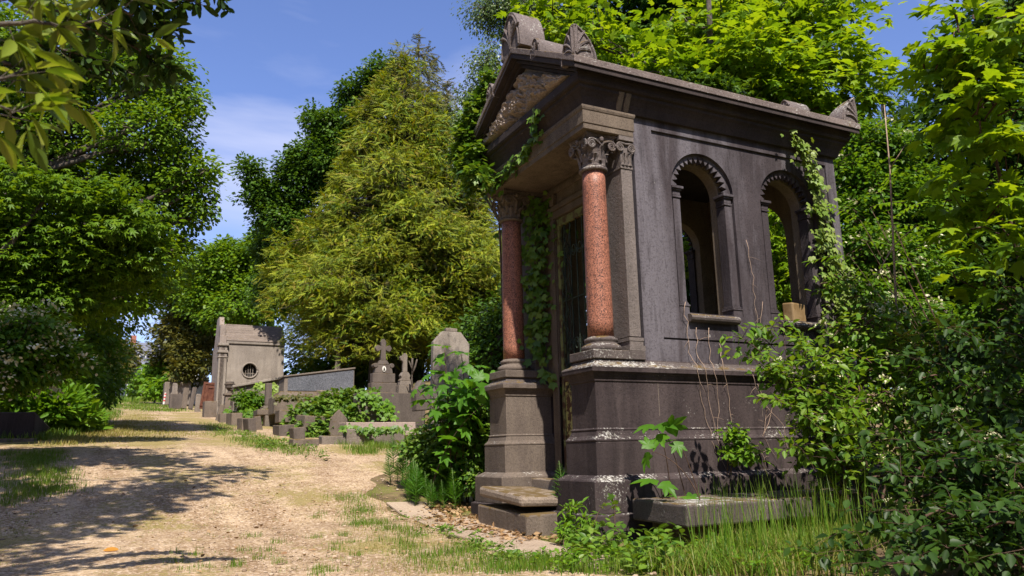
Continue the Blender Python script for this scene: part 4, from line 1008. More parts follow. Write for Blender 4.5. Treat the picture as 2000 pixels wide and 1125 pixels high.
def tree(name, label, cat, base, blobs, leaf, mat, size, n_clump, per, clump_r=.5, flat=.55, droop=.35, up=.7, shell=.5, trunk_r=.2, bark='bark', seed=1, group=None, twigs=.6, crown='crown', squash=.92, extra=None, lean=None, top=None, sink=.4, limbs=True):
    rng = np.random.default_rng(seed)
    bl = blobs_px(blobs) if len(blobs[0]) == 4 else blobs
    base = np.array(base, float)
    root = thing(name, label, cat, base, 0, group)
    K, bi, d, P, ci, g = crown_points(bl, n_clump, per, clump_r, flat, rng, shell, squash)
    n = len(P)
    D = unit(g * [1, 1, .4]) * .7 + d[ci] * .5 + rng.normal(size=(n, 3)) * .35; D[:, 2] -= droop
    Nn = ZZ * up + d[ci] * (1 - up) * .9 + np.array(SUN) * .25 + rng.normal(size=(n, 3)) * .38
    S = size * rng.uniform(.65, 1.25, n)
    leaves(crown, P, D, Nn, S, leaf, mat, root, base)
    tb = MB()
    Cn = np.array([b[0] for b in bl]); R = np.array([b[1] for b in bl])
    if top is None: top = Cn[np.argmax(Cn[:, 2])] - [0, 0, .2]
    top = np.array(top, float)
    mid = (base + top) / 2 + rng.normal(size=3) * [.25, .25, 0] * np.linalg.norm(top - base) * .08
    if lean is not None: mid = np.array(lean, float)
    tt = np.linspace(0, 1, 9)
    sp = [base * (1 - t) ** 2 + 2 * mid * t * (1 - t) + top * t * t for t in tt]
    sp[0] = sp[0] - [0, 0, sink]
    tb.tube([p - base for p in sp], [trunk_r * (1.25 if i == 0 else 1) * (1 - .82 * t) for i, t in enumerate(tt)], 10)
    if limbs:
        sparr = np.array(sp)
        for c, r in bl:
            zt = c[2] - max(.3, r * .9) - .4 * float(np.hypot(*(c - top)[:2]))
            k = int(np.argmin(np.abs(sparr[:, 2] - zt))); k = max(1, min(k, 7)); s0 = sparr[k]
            m1 = s0 * .5 + c * .5 + [0, 0, -.08 * np.linalg.norm(c - s0)] + rng.normal(size=3) * .1
            r0 = min(trunk_r * (1 - .82 * tt[k]) * .55, .05 + .012 * np.linalg.norm(c - s0))
            tb.tube([p - base for p in (s0, s0 * .55 + m1 * .45, m1 * .6 + c * .4, c)], [r0, r0 * .75, r0 * .5, r0 * .22], 6)
        sel = np.where(rng.random(n_clump) < twigs)[0]
        for k in sel[:900]:
            c = Cn[bi[k]]; a = c * .75 + K[k] * .25 + rng.normal(size=3) * .1
            tb.tube([a - base, (a + K[k]) / 2 - base + [0, 0, .04], K[k] - base], [max(.012, trunk_r * .10), max(.009, trunk_r * .07), .006], 4, cap=False)
    tr = tb.build('trunk', MT[bark], root, smooth=True, recalc=False)
    if extra: extra(root, K, d, rng, base)
    return root
def flat_ground(x, y): return (x, y, float(gz(x, y)))

# ---- left side of the path
b0 = flat_ground(-9.6, 15.5)
tree('oak_tree', 'tall spreading oak filling the sky on the left of the sandy path', 'oak tree', b0,
     [(50, 130, 150, 20), (-90, 260, 150, 20), (190, 90, 120, 20.5), (300, 160, 78, 20), (150, 270, 140, 20.5), (285, 270, 95, 19.5), (350, 350, 62, 19.2), (385, 345, 30, 19), (250, 380, 100, 20), (90, 420, 160, 20.5), (330, 440, 62, 19.5), (240, 510, 90, 20), (330, 505, 45, 19), (110, 560, 150, 20.5), (215, 590, 70, 20), (260, 570, 48, 19.5), (-60, 500, 130, 21), (330, 250, 40, 19), (340, 150, 36, 19.5), (400, 362, 20, 18.8), (345, 205, 40, 19.6), (40, 330, 120, 21), (362, 130, 14, 19.3), (372, 190, 16, 19.2), (378, 235, 14, 19.2), (412, 330, 12, 18.8), (395, 400, 22, 19), (372, 425, 20, 19), (355, 480, 20, 19), (300, 560, 24, 19.4), (340, 530, 20, 19.2), (270, 110, 26, 19.8), (330, 120, 18, 19.5)],
     T_DIAM2, L['oak'], .115, 1500, 78, .44, .6, seed=2, trunk_r=.38, shell=.42)
b0 = flat_ground(-8.6, 9.5)
tree('field_maple', 'light green maple in flat layered sprays below the big oak on the left', 'maple tree', b0,
     [(20, 390, 42, 14.6), (110, 345, 20, 14.9), (185, 362, 18, 15.2), (40, 345, 24, 14.7), (245, 372, 18, 15.2), (300, 440, 16, 15.3), (318, 500, 15, 15.5), (285, 410, 14, 15.3), (90, 375, 34, 14.8), (150, 395, 38, 15), (215, 400, 34, 15.2), (60, 440, 48, 14.8), (250, 435, 34, 15.3), (130, 455, 46, 15), (195, 460, 42, 15.2), (280, 480, 26, 15.5), (20, 500, 54, 14.8), (90, 520, 50, 15), (170, 520, 46, 15.2), (240, 520, 40, 15.5), (60, 575, 56, 15), (140, 580, 50, 15.3), (215, 575, 40, 15.8), (285, 545, 24, 16), (-50, 450, 60, 14.6), (-50, 560, 70, 14.8)],
     T_MAPLE2, L['maplefar'], .15, 430, 30, .46, .34, droop=.25, up=.85, squash=.8, seed=3, trunk_r=.16, limbs=False)
b0 = flat_ground(-7.9, 20)
tree('dark_shrub', 'dark tall shrub mass under the oak beside the far stretch of path', 'shrub', b0,
     [(200, 700, 46, 24), (170, 650, 60, 23), (120, 700, 60, 20), (205, 745, 34, 25), (150, 750, 50, 21.5), (190, 640, 40, 24), (90, 770, 50, 18.5), (176, 765, 40, 24)],
     T_OVATE, L['shrub'], .14, 420, 28, .38, .6, seed=4, trunk_r=.10)
def blossoms(nc, size=.055, per=16, sel=None, off=.15):
    def f(root, K, d, rng, base):
        idx = np.argsort(-(K @ (-FW)) - K[:, 2] * .3 + rng.normal(size=len(K)) * .5)[:nc * 3]
        idx = rng.choice(idx, min(nc, len(idx)), replace=False)
        Pk = K[idx] + d[idx] * off + [0, 0, off * .6]
        ci = np.repeat(np.arange(len(Pk)), per)
        g = rng.normal(size=(len(ci), 3)) * [1, 1, .25]
        P = Pk[ci] + g * size * .62
        P[:, 2] -= (g[:, 0] ** 2 + g[:, 1] ** 2) * size * .18
        leaves('flower_heads', P, rng.normal(size=P.shape) + [0, 0, .2], ZZ + rng.normal(size=P.shape) * .4, np.full(len(P), size * .42), T_ROUND, FLW, root, base)
    return f
FLW = leafmat('creamy_florets', [(0.42, 0.42, 0.22), (0.60, 0.57, 0.36), (0.72, 0.68, 0.48)], 0.2, (1.1, 1.0, .8), rough=.7)
b0 = flat_ground(-8.0, 7.6)
tree('flowering_shrub', 'shrub dotted with creamy flower heads at the left edge under the trees', 'flowering shrub', b0,
     [(30, 690, 80, 12.9), (90, 700, 58, 13.3), (60, 645, 50, 12.9), (128, 700, 30, 13.5), (-40, 700, 80, 12.5)],
     T_OVATE, L['shrub'], .11, 420, 24, .3, .5, seed=5, trunk_r=.06, extra=blossoms(110, .17, 20))
tree('weedy_bush', 'bright leafy weeds at the foot of the shrubs along the left path edge', 'bush', flat_ground(-7.2, 12.5),
     [(110, 795, 30, 18.2), (145, 805, 30, 18.6), (60, 770, 34, 18), (170, 820, 16, 19), (20, 770, 30, 18), (185, 825, 10, 19.4)],
     T_LANCE, L['bright'], .26, 230, 16, .24, .9, droop=-.5, up=.4, seed=6, trunk_r=.02, limbs=False)
for k, (x, y, nm) in enumerate(((-15, 8, 'broad dark tree beyond the left shrubs, nearest the camera'), (-17, 18, 'broad dark tree behind the tall oak on the left'), (-13, 30, 'broad dark tree beyond the oak, towards the house'), (-14, 47, 'broad dark tree at the far left near the end of the path'))):
    c0 = np.array([x, y, float(gz(x, y))])
    tree('dark_tree', nm, 'tree', tuple(c0), [(c0 + np.array([dx, dy, dz]), r) for dx, dy, dz, r in ((0, 0, 5.5, 2.6), (2, 1, 3.6, 2.2), (-2, 1, 4.2, 2.4), (1, -2, 2.6, 2.2), (-1.5, -1.5, 2.4, 2.2), (2.4, -.6, 1.6, 1.8), (.5, 2.4, 2.2, 2.2), (0, 0, 7.4, 1.8))], T_DIAM2, L['oakdark'], .30, 420, 24, .7, .6, seed=100 + k, trunk_r=.25, twigs=.2)
# ---- far end of the path
tree('yew_tree', 'brownish yew at the far left end of the path before the house', 'yew tree', flat_ground(-7.6, 62),
     [(232, 690, 30, 66), (238, 715, 22, 64), (215, 725, 26, 62), (245, 735, 10, 64), (220, 665, 12, 66)], T_DIAM, L['yew'], .34, 300, 22, .7, .6, seed=7, trunk_r=.25, twigs=.2)
tree('yew_tree', 'large brown green yew behind the path end, left of the small chapel', 'yew tree', flat_ground(-.2, 50),
     [(350, 650, 42, 54), (385, 690, 40, 52), (330, 690, 28, 56), (400, 640, 38, 55), (370, 600, 40, 56), (338, 640, 22, 56), (410, 710, 20, 50), (360, 725, 26, 51)], T_DIAM, L['yew'], .30, 620, 24, .7, .55, seed=8, trunk_r=.3, twigs=.2)
tree('pale_bush', 'pale green bush at the end of the path beside the yew', 'bush', flat_ground(-2.2, 58),
     [(305, 722, 20, 58), (290, 742, 18, 56), (325, 722, 22, 56), (312, 755, 16, 54), (268, 760, 10, 57), (345, 745, 14, 53), (300, 765, 12, 53)], T_OVATE, L['bright'], .32, 260, 20, .6, .6, seed=9, trunk_r=.08, twigs=.2)
tree('oak_tree', 'round dark oak rising behind the small chapel roof', 'oak tree', flat_ground(4.5, 46),
     [(440, 530, 60, 52), (380, 560, 52, 54), (500, 530, 62, 52), (430, 590, 62, 52), (350, 600, 24, 56), (480, 600, 66, 50), (355, 550, 28, 55), (405, 515, 30, 53), (530, 500, 50, 52), (460, 490, 26, 53), (520, 470, 24, 52)], T_DIAM2, L['oak'], .24, 900, 50, .75, .6, seed=10, trunk_r=.45, twigs=.3)
tree('oak_tree', 'tall ragged oak with upright branches left behind the golden cypress', 'oak tree', flat_ground(5.5, 30),
     [(498, 345, 26, 36), (500, 385, 26, 36), (530, 375, 30, 36), (540, 420, 40, 36), (600, 300, 34, 36), (625, 235, 30, 36.5), (612, 215, 16, 36.5), (590, 350, 44, 36), (660, 250, 34, 36), (690, 190, 34, 36.5), (735, 140, 28, 37), (720, 175, 36, 37), (640, 320, 60, 36), (580, 430, 60, 36), (560, 500, 56, 40), (545, 560, 60, 42), (620, 520, 70, 38), (680, 300, 80, 37), (565, 320, 20, 36), (485, 325, 14, 36), (525, 470, 36, 39), (770, 150, 24, 38)],
     T_DIAM2, L['oakdark'], .17, 1300, 56, .48, .75, seed=12, trunk_r=.4, shell=.35)

def ztop(p, px, py):
    """height at which the vertical through p is seen at picture height py"""
    d = at(px, py, 1.0) - CAM
    return float(CAM[2] + d[2] * ((np.asarray(p) - CAM) @ F0) / (d @ F0))
# ---- the golden cypress
def cypress(name, label, cat, base, height, prof, n_br, mat, size, seed, tops=(), per=24, trunk_r=.3, zmin=0.0, droop=.25, inner=None):
    """conifer: whorls of sweeping branches carrying drooping flat sprays; prof = [(height fraction, radius m)]"""
    rng = np.random.default_rng(seed); base = np.array(base, float)
    root = thing(name, label, cat, base)
    tb = MB(); tb.tube([(0, 0, -.4), (0.02, 0.03, height * .3), (-.05, 0, height * .7), (0, 0, height)], [trunk_r * 1.2, trunk_r * .85, trunk_r * .4, .02], 10)
    fx = [p[0] for p in prof]; fr = [p[1] for p in prof]
    ph = rng.uniform(0, 6.28, 12)
    def lump(az, t): return (1 + .11 * np.sin(az * 3 + t * 17 + ph[0]) + .09 * np.sin(az * 5 - t * 29 + ph[1]) + .07 * np.sin(az * 9 + t * 47 + ph[2]))
    nb = max(40, n_br // 7)
    t = zmin + (1 - zmin) * rng.random(nb * 4); rr_ = np.interp(t, fx, fr)
    t = t[rng.random(len(t)) < rr_ / max(fr) * .95 + .14][:nb]; nb = len(t)
    azb = rng.uniform(0, 2 * math.pi, nb); Rb = np.interp(t, fx, fr) * lump(azb, t) * rng.uniform(.80, 1.06, nb)
    # boughs: each a drooping tongue of sprays that stands out from the next, with shade between them
    bi = np.repeat(np.arange(nb), np.maximum(4, (7.5 * (.35 + Rb / max(fr))).astype(int))); n = len(bi)
    s_ = rng.random(n) ** .7; wd_ = (.13 * Rb + .38)[bi]
    az0 = azb[bi]; ob = np.stack([np.cos(az0), np.sin(az0), np.zeros(n)], 1); sb_ = np.stack([-np.sin(az0), np.cos(az0), np.zeros(n)], 1)
    lat = rng.normal(size=n) * .55 * wd_ * (1.15 - .7 * s_)
    rad = Rb[bi] * (.48 + .52 * s_)
    Kc = ob * rad[:, None] + sb_ * lat[:, None] + ZZ * (t[bi] * height + (.10 * s_ - .26 * s_ ** 2) * Rb[bi] - droop * .4 * s_ - np.abs(lat) * .35 + rng.normal(size=n) * .26)[:, None]
    out = unit(ob + sb_ * (lat / np.maximum(rad, .3))[:, None] * .8)
    for k in range(nb):
        z0 = t[k] * height; o1 = np.array([math.cos(azb[k]), math.sin(azb[k]), 0])
        tb.tube([np.array([0, 0, min(z0 - .1 * Rb[k], height * .97)]), o1 * Rb[k] * .5 + ZZ * (z0 - .05), o1 * Rb[k] * .95 + ZZ * (z0 - .16 * Rb[k])], [.045, .03, .008], 4, cap=False)
    m_ = np.maximum(6, (per * rng.uniform(.6, 1.4, n)).astype(int)); ci = np.repeat(np.arange(n), m_); N_ = len(ci)
    o_ = out[ci]; sd_ = np.stack([-o_[:, 1], o_[:, 0], np.zeros(N_)], 1)
    sc_ = (size * (1.0 + .5 * rng.random(n)))[ci]
    u = rng.normal(size=N_) * .7; v = rng.random(N_); wz = rng.normal(size=N_) * .30
    pts = Kc[ci] + sd_ * (u * sc_)[:, None] + o_ * ((v - .5) * sc_ * 1.2)[:, None] + ZZ * ((wz - .30 * v - .22 * np.abs(u)) * sc_)[:, None]
    d = o_ * rng.uniform(.4, 1.2, N_)[:, None] + sd_ * (u * .8 + rng.normal(size=N_) * .45)[:, None] + ZZ * (rng.normal(size=N_) * .50 + .02 - droop * .5)[:, None]
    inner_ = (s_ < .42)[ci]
    P = [pts]; D = [d]; Nn = [ZZ * .75 + o_ * .6 + rng.normal(size=(N_, 3)) * .45]; S = [size * rng.uniform(.5, 1.2, N_)]
    tipn = 40; zt = height * rng.uniform(.93, 1.0, tipn)
    P.append(np.stack([rng.normal(size=tipn) * .05, rng.normal(size=tipn) * .05, zt], 1)); a_ = rng.uniform(0, 6.28, tipn)
    D.append(np.stack([np.cos(a_), np.sin(a_), rng.uniform(-.2, .9, tipn)], 1)); Nn.append(ZZ + rng.normal(size=(tipn, 3)) * .4); S.append(size * .8 * np.ones(tipn))
    P = np.concatenate(P); D = np.concatenate(D); Nn = np.concatenate(Nn); S = np.concatenate(S)
    inn = np.concatenate([inner_, np.zeros(tipn, bool)])
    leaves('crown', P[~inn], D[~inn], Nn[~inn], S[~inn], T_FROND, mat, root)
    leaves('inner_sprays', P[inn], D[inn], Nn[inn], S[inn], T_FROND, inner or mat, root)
    tb.build('trunk', MT['bark'], root, smooth=True, recalc=False)
    return root
p = at(785, 770, 33); p[2] = gz(p[0], p[1]) + .2
H = ztop(p, 768, 100) - p[2]; q = 33 / F_PX
cypress('golden_cypress', 'huge golden green cypress with drooping sprays behind the crosses and tombs', 'cypress', p, H,
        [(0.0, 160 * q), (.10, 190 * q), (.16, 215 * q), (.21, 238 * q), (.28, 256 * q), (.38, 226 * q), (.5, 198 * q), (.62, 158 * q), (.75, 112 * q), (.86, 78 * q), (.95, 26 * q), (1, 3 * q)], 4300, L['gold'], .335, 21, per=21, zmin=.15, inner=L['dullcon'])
p = at(735, 740, 30); p[2] = gz(p[0], p[1]); q = 30 / F_PX; H = ztop(p, 735, 430) - p[2]
cypress('golden_cypress', 'lower golden cypress with yellow tips leaning over the small chapel', 'cypress', p, H,
        [(0.0, 50 * q), (.15, 90 * q), (.3, 120 * q), (.45, 125 * q), (.6, 105 * q), (.8, 70 * q), (1, 8 * q)], 800, L['gold'], .28, 23, per=20, zmin=.25, inner=L['dullcon'])
p = at(815, 760, 37); p[2] = gz(p[0], p[1]); q = 37 / F_PX; H = ztop(p, 800, 66) - p[2]
cypress('dull_cypress', 'slim feathery cypress top rising right of the golden cypress', 'cypress', p, H,
        [(0, 120 * q), (.5, 110 * q), (.75, 72 * q), (.87, 42 * q), (.95, 22 * q), (1, 3 * q)], 520, L['dullcon'], .5, 24, per=16, zmin=.45, droop=.9)
p = at(875, 760, 33); p[2] = gz(p[0], p[1]); q = 33 / F_PX; H = ztop(p, 868, 158) - p[2]
cypress('dull_cypress', 'shorter dull green cypress between the golden cypress and the birch', 'cypress', p, H,
        [(0, 120 * q), (.5, 105 * q), (.75, 62 * q), (.9, 30 * q), (1, 3 * q)], 520, L['dullcon'], .5, 25, per=16, zmin=.3, droop=.9)
tree('dark_tree', 'low dark tree closing the shade behind the crosses and granite tomb', 'tree', flat_ground(7.6, 25.5),
     [(760, 690, 50, 36), (700, 700, 50, 36), (830, 690, 55, 35), (640, 705, 44, 37), (590, 720, 30, 38), (880, 700, 50, 34), (760, 740, 40, 35), (690, 745, 30, 36)], T_OVATE, L['oakdark'], .24, 420, 24, .6, .7, seed=29, trunk_r=.15, twigs=.2)
# ---- behind the large chapel
tree('birch_tree', 'birch with fine hanging leaves left of the carved gable', 'birch tree', flat_ground(3.3, 7.8),
     [(985, 10, 45, 16.5), (950, 25, 40, 16.5), (1000, 60, 30, 16.5), (955, 130, 36, 15.0), (930, 185, 30, 15.0), (960, 210, 50, 15.0), (915, 240, 26, 15.0), (945, 270, 44, 15.0), (900, 300, 24, 15.0), (935, 325, 26, 15.0), (960, 100, 20, 15.0), (1040, 20, 50, 16.5)],
     T_DIAM, L['birch'], .062, 620, 34, .26, 1.1, droop=1.0, up=.3, seed=31, trunk_r=.12, bark='barkgrey', shell=.2)
tree('dark_tree', 'dark leafy tree closing the gap between chapel and golden cypress', 'tree', flat_ground(5.6, 15.6),
     [(960, 650, 60, 25), (905, 680, 50, 25), (960, 710, 50, 24), (1050, 620, 80, 24), (1110, 480, 100, 23), (1100, 680, 80, 23), (1120, 380, 80, 23)],
     T_OVATE, L['oakdark'], .17, 760, 26, .5, .6, seed=32, trunk_r=.25)
tree('sycamore_tree', 'tall sycamore with broad sunlit leaves spreading above the chapel roof', 'sycamore tree', flat_ground(5.8, 4.2),
     [(1080, 50, 55, 15.5), (1160, 80, 80, 15.5), (1240, 110, 72, 15), (1300, 160, 62, 14.5), (1210, 170, 50, 14.5), (1390, 170, 72, 15), (1460, 120, 90, 15), (1540, 170, 85, 15), (1620, 160, 70, 15), (1660, 190, 50, 15), (1590, 90, 85, 15.5), (1500, 40, 80, 15.5), (1660, 110, 48, 15.5), (1400, 60, 70, 16), (1580, 10, 80, 16), (1130, 20, 50, 16), (1330, 30, 60, 16), (1480, 200, 60, 15), (1690, 150, 24, 15), (1620, 30, 40, 16)],
     T_MAPLE, L['maple'], .215, 300, 22, .60, .20, droop=.15, up=.9, seed=33, trunk_r=.20, bark='bark', lean=(5.7, 4.2, 5.0), top=at(1382, -60, 15.2))
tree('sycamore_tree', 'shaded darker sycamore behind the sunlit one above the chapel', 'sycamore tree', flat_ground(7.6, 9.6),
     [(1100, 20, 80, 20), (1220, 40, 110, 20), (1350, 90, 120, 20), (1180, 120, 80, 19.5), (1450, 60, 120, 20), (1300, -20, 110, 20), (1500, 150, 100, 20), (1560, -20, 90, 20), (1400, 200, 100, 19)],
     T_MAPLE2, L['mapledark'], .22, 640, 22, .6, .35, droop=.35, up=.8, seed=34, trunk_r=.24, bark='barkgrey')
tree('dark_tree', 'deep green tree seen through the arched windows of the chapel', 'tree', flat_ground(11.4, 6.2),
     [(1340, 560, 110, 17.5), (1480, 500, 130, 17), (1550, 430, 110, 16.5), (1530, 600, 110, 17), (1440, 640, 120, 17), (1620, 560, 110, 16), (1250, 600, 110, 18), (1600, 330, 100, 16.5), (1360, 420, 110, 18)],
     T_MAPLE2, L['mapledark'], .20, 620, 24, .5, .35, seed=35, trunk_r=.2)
tree('young_sycamore', 'bright young sycamore just behind the rear window of the chapel', 'sapling', flat_ground(6.4, 2.6),
     [(1530, 430, 40, 13.2), (1510, 500, 40, 13.2), (1545, 560, 40, 13), (1500, 590, 34, 13), (1350, 520, 30, 13.5), (1340, 480, 24, 13.5)],
     T_MAPLE2, L['maple'], .16, 90, 12, .28, .3, seed=36, trunk_r=.03)
# ---- right hand thicket
tree('dark_tree', 'big shadowy tree in the upper right corner behind the young sycamore', 'tree', flat_ground(13.2, 2.6),
     [(1960, 60, 100, 16), (1900, 130, 80, 16), (2020, 200, 120, 16), (1930, 260, 110, 16), (1830, 330, 90, 16.5), (2000, 400, 130, 16), (1880, 440, 120, 16), (1780, 470, 90, 16.5), (1960, 560, 130, 15), (1840, 600, 110, 15), (1730, 600, 90, 15.5), (2040, 40, 90, 16)],
     T_OVATE, L['oakdark'], .15, 1300, 28, .5, .6, seed=41, trunk_r=.3)
p = at(1790, 700, 18); p[2] = gz(p[0], p[1]); q = 18 / F_PX; H = ztop(p, 1790, 140) - p[2]
cypress('dark_conifer', 'dark conifer pointing up in the gap right of the chapel roof', 'conifer', p, H, [(0, 110 * q), (.4, 95 * q), (.7, 62 * q), (.9, 28 * q), (1, 3 * q)], 420, L['oakdark'], .36, 42, per=16, zmin=.25, droop=.3)
tree('dogwood_shrub', 'tall bright dogwood thicket with small creamy flowers right behind the chapel corner', 'shrub', flat_ground(7.6, 2.2),
     [(1690, 290, 50, 13.2), (1650, 330, 36, 13), (1740, 300, 50, 13.2), (1700, 380, 60, 12.8), (1660, 430, 45, 12.5), (1760, 400, 60, 12.8), (1700, 500, 65, 12), (1770, 520, 60, 12), (1680, 580, 50, 11.5), (1740, 620, 60, 11.5), (1660, 250, 30, 13.4), (1800, 350, 40, 13), (1810, 460, 50, 12.6)],
     T_OVATE, L['shrub'], .10, 850, 22, .28, .5, seed=43, trunk_r=.05, bark='stem', extra=blossoms(60, .12, 16))
tree('young_sycamore', 'slender young sycamore with sunlit lobed leaves along the right edge', 'sapling', flat_ground(4.6, -1.9),
     [(1880, 60, 60, 8.2), (1930, 110, 60, 8), (1850, 130, 48, 8.2), (1880, 190, 60, 8), (1840, 250, 44, 8.2), (1930, 230, 60, 7.8), (1990, 300, 50, 7.6), (1890, 310, 56, 8), (1860, 380, 44, 8), (1940, 400, 56, 7.8), (1900, 470, 50, 7.8), (1970, 480, 44, 7.6), (1860, 540, 34, 7.8), (1940, 560, 40, 7.6), (1980, 60, 50, 7.8)],
     T_MAPLE, L['maple'], .19, 88, 10, .32, .2, droop=.2, up=.85, seed=44, trunk_r=.04, bark='stem', lean=(4.65, -1.85, 3.0))
def pinnate(root, K, d, rng, base): pass
def pinnate_plant(name, label, cat, base, tips, mat, seed, leaflet=.10, n=11, stem='stem', r=.008):
    rng = np.random.default_rng(seed); base = np.array(base, float); root = thing(name, label, cat, base)
    tb = MB(); P, D, Nn, S = [], [], [], []
    for (a, b, dp, dx, dz, ln) in tips:
        t0 = at(a, b, dp); d = unit(R_ * dx + ZZ * dz + FW * rng.uniform(-.3, .3))
        s0 = base + (t0 - base) * .5 + ZZ * .4
        tb.tube([np.zeros(3), s0 - base, t0 - base], [r, r * .7, r * .4], 5)
        pts = [t0 + d * ln * f + ZZ * (-.25 * ln * f * f) for f in np.linspace(0, 1, n)]
        tb.tube([q - base for q in pts], [r * .35] * n, 4)
        sd = unit(np.cross(d, ZZ))
        for k in range(1, n):
            for s in (-1, 1):
                P.append(pts[k]); D.append(sd * s + d * .55 + rng.normal(size=3) * .12 - ZZ * .15); Nn.append(ZZ + rng.normal(size=3) * .2 - FW * .3); S.append(leaflet * (1 - .35 * abs(k / n - .5)))
        P.append(pts[-1]); D.append(d); Nn.append(ZZ - FW * .3); S.append(leaflet)
    leaves('foliage', P, D, Nn, S, T_LANCE, mat, root, base); tb.build('stem', MT[stem], root, smooth=True, recalc=False)
    return root
pinnate_plant('ash_sapling', 'ash sapling with feathered leaves before the thicket right of the chapel', 'sapling', flat_ground(5.6, -.6),
     [(1700, 405, 9.8, .8, .3, .5), (1720, 440, 9.8, 1, .15, .55), (1690, 470, 9.8, .9, -.1, .5), (1740, 430, 9.6, .7, .6, .5), (1660, 500, 9.8, -.8, .1, .5), (1690, 550, 9.6, -.9, .1, .6), (1710, 520, 9.6, .9, .25, .55), (1700, 590, 9.5, .9, .2, .5), (1720, 380, 9.9, .4, .8, .45), (1680, 430, 9.8, -.6, .5, .45)], L['bright'], 45, .13, 8)
sb = MB(); b0 = np.array(flat_ground(5.2, -1.0))
pp = [at(1752, 640, 8.9), at(1745, 480, 9.0), at(1738, 330, 9.1), at(1727, 205, 9.2)]
sb.tube([np.zeros(3)] + [p_ - b0 for p_ in pp], [.018, .015, .012, .009, .005], 6)
for a, b in ((pp[0], at(1690, 600, 9)), (pp[1], at(1790, 440, 8.9)), (pp[1], at(1700, 560, 9.2)), (pp[2], at(1770, 280, 9))): sb.tube([a - b0, (a + b) / 2 - b0, b - b0], [.010, .007, .004], 4)
o = sb.build('bare_stem', MT['dry'], smooth=True, recalc=False); o.location = tuple(b0); tag(o, 'tall bare pale stem rising in front of the right hand thicket', 'bare stem')

# ------------------------------------------------------------------ dogwood and weeds round the large chapel
def arching_shrub(name, label, cat, base, tips, leaf, mat, size, per, seed, stem='stem', r=.010, spread=.10, flowers=0, fsize=.07, group=None, droop=.25, side=True):
    """stems arch from the base to each tip; paired leaves sit along them and on short side shoots"""
    rng = np.random.default_rng(seed); base = np.array(base, float); root = thing(name, label, cat, base, 0, group)
    tb = MB(); P, D, Nn, S, ends = [], [], [], [], []
    for (a, b, dp) in tips:
        t0 = at(a, b, dp)
        s0 = base + rng.normal(size=3) * [.18, .18, 0]
        ctl = s0 + (t0 - s0) * .45 + ZZ * (.25 * abs(t0[2] - s0[2]) + .15) + rng.normal(size=3) * .08
        u = np.linspace(0, 1, 14)[:, None]
        cv = s0 * (1 - u) ** 2 + 2 * ctl * u * (1 - u) + t0 * u ** 2
        tb.tube([q - base for q in cv], list(np.linspace(r, r * .3, 14)), 5)
        shoots = [(cv, .25)]
        if side:
            for k in range(4, 14):
                for _ in range(2):
                    d = unit(rng.normal(size=3) * [1, 1, .5] + ZZ * .25 + (cv[k] - cv[k - 1]) * 2)
                    l = rng.uniform(.5, 1.3) * spread * 3
                    sh = np.array([cv[k] + d * l * f - ZZ * .12 * l * f * f for f in np.linspace(0, 1, 6)])
                    tb.tube([q - base for q in sh], list(np.linspace(r * .35, r * .15, 6)), 4, cap=False); shoots.append((sh, 0.0)); ends.append(sh[-1])
        ends.append(cv[-1])
        for sh, f0 in shoots:
            k = len(sh); m_ = per if f0 == 0 else per * 2
            f = np.linspace(max(f0, .15), 1, m_)
            for q in f:
                i = min(int(q * (k - 1)), k - 2); w_ = q * (k - 1) - i; pt = sh[i] * (1 - w_) + sh[i + 1] * w_
                ax = unit(sh[i + 1] - sh[i]); sd = unit(np.cross(ax, unit(rng.normal(size=3) + ZZ)))
                for s in (-1, 1):
                    P.append(pt + sd * s * .01); D.append(sd * s + ax * .5 + rng.normal(size=3) * .25 - ZZ * droop); Nn.append(ZZ * .8 + np.array(SUN) * .5 + rng.normal(size=3) * .35); S.append(size * rng.uniform(.6, 1.2))
    leaves('foliage', P, D, Nn, S, leaf, mat, root, base)
    tb.build('stem', MT[stem], root, smooth=True, recalc=False)
    if flowers:
        ends = np.array(ends); ends = ends[rng.choice(len(ends), min(flowers, len(ends)), replace=False)] + ZZ * .03
        for e_ in ends:
            per_ = 26; g = rng.normal(size=(per_, 3)) * [1, 1, .2]; Pf = e_ + g * fsize * .42; Pf[:, 2] += .012 - (g[:, 0] ** 2 + g[:, 1] ** 2) * fsize * .12
            leaves('flower_head', Pf, rng.normal(size=Pf.shape), ZZ + rng.normal(size=Pf.shape) * .5, np.full(per_, fsize * .30), T_ROUND, FLW, root, base)
    return root
arching_shrub('dogwood_shrub', 'bright dogwood with creamy flower heads arching over the chapel base', 'shrub', flat_ground(2.7, -1.05),
   [(1450, 660, 7.9), (1480, 650, 8.0), (1530, 640, 8.1), (1560, 670, 8.0), (1500, 720, 7.7), (1470, 700, 7.8), (1540, 730, 7.7), (1590, 700, 7.8), (1600, 760, 7.6), (1520, 780, 7.5), (1570, 810, 7.5), (1620, 800, 7.5), (1640, 720, 7.8), (1550, 870, 7.4)],
   T_OVATE, L['dogwood'], .10, 4, 51, spread=.10, flowers=26, fsize=.062)
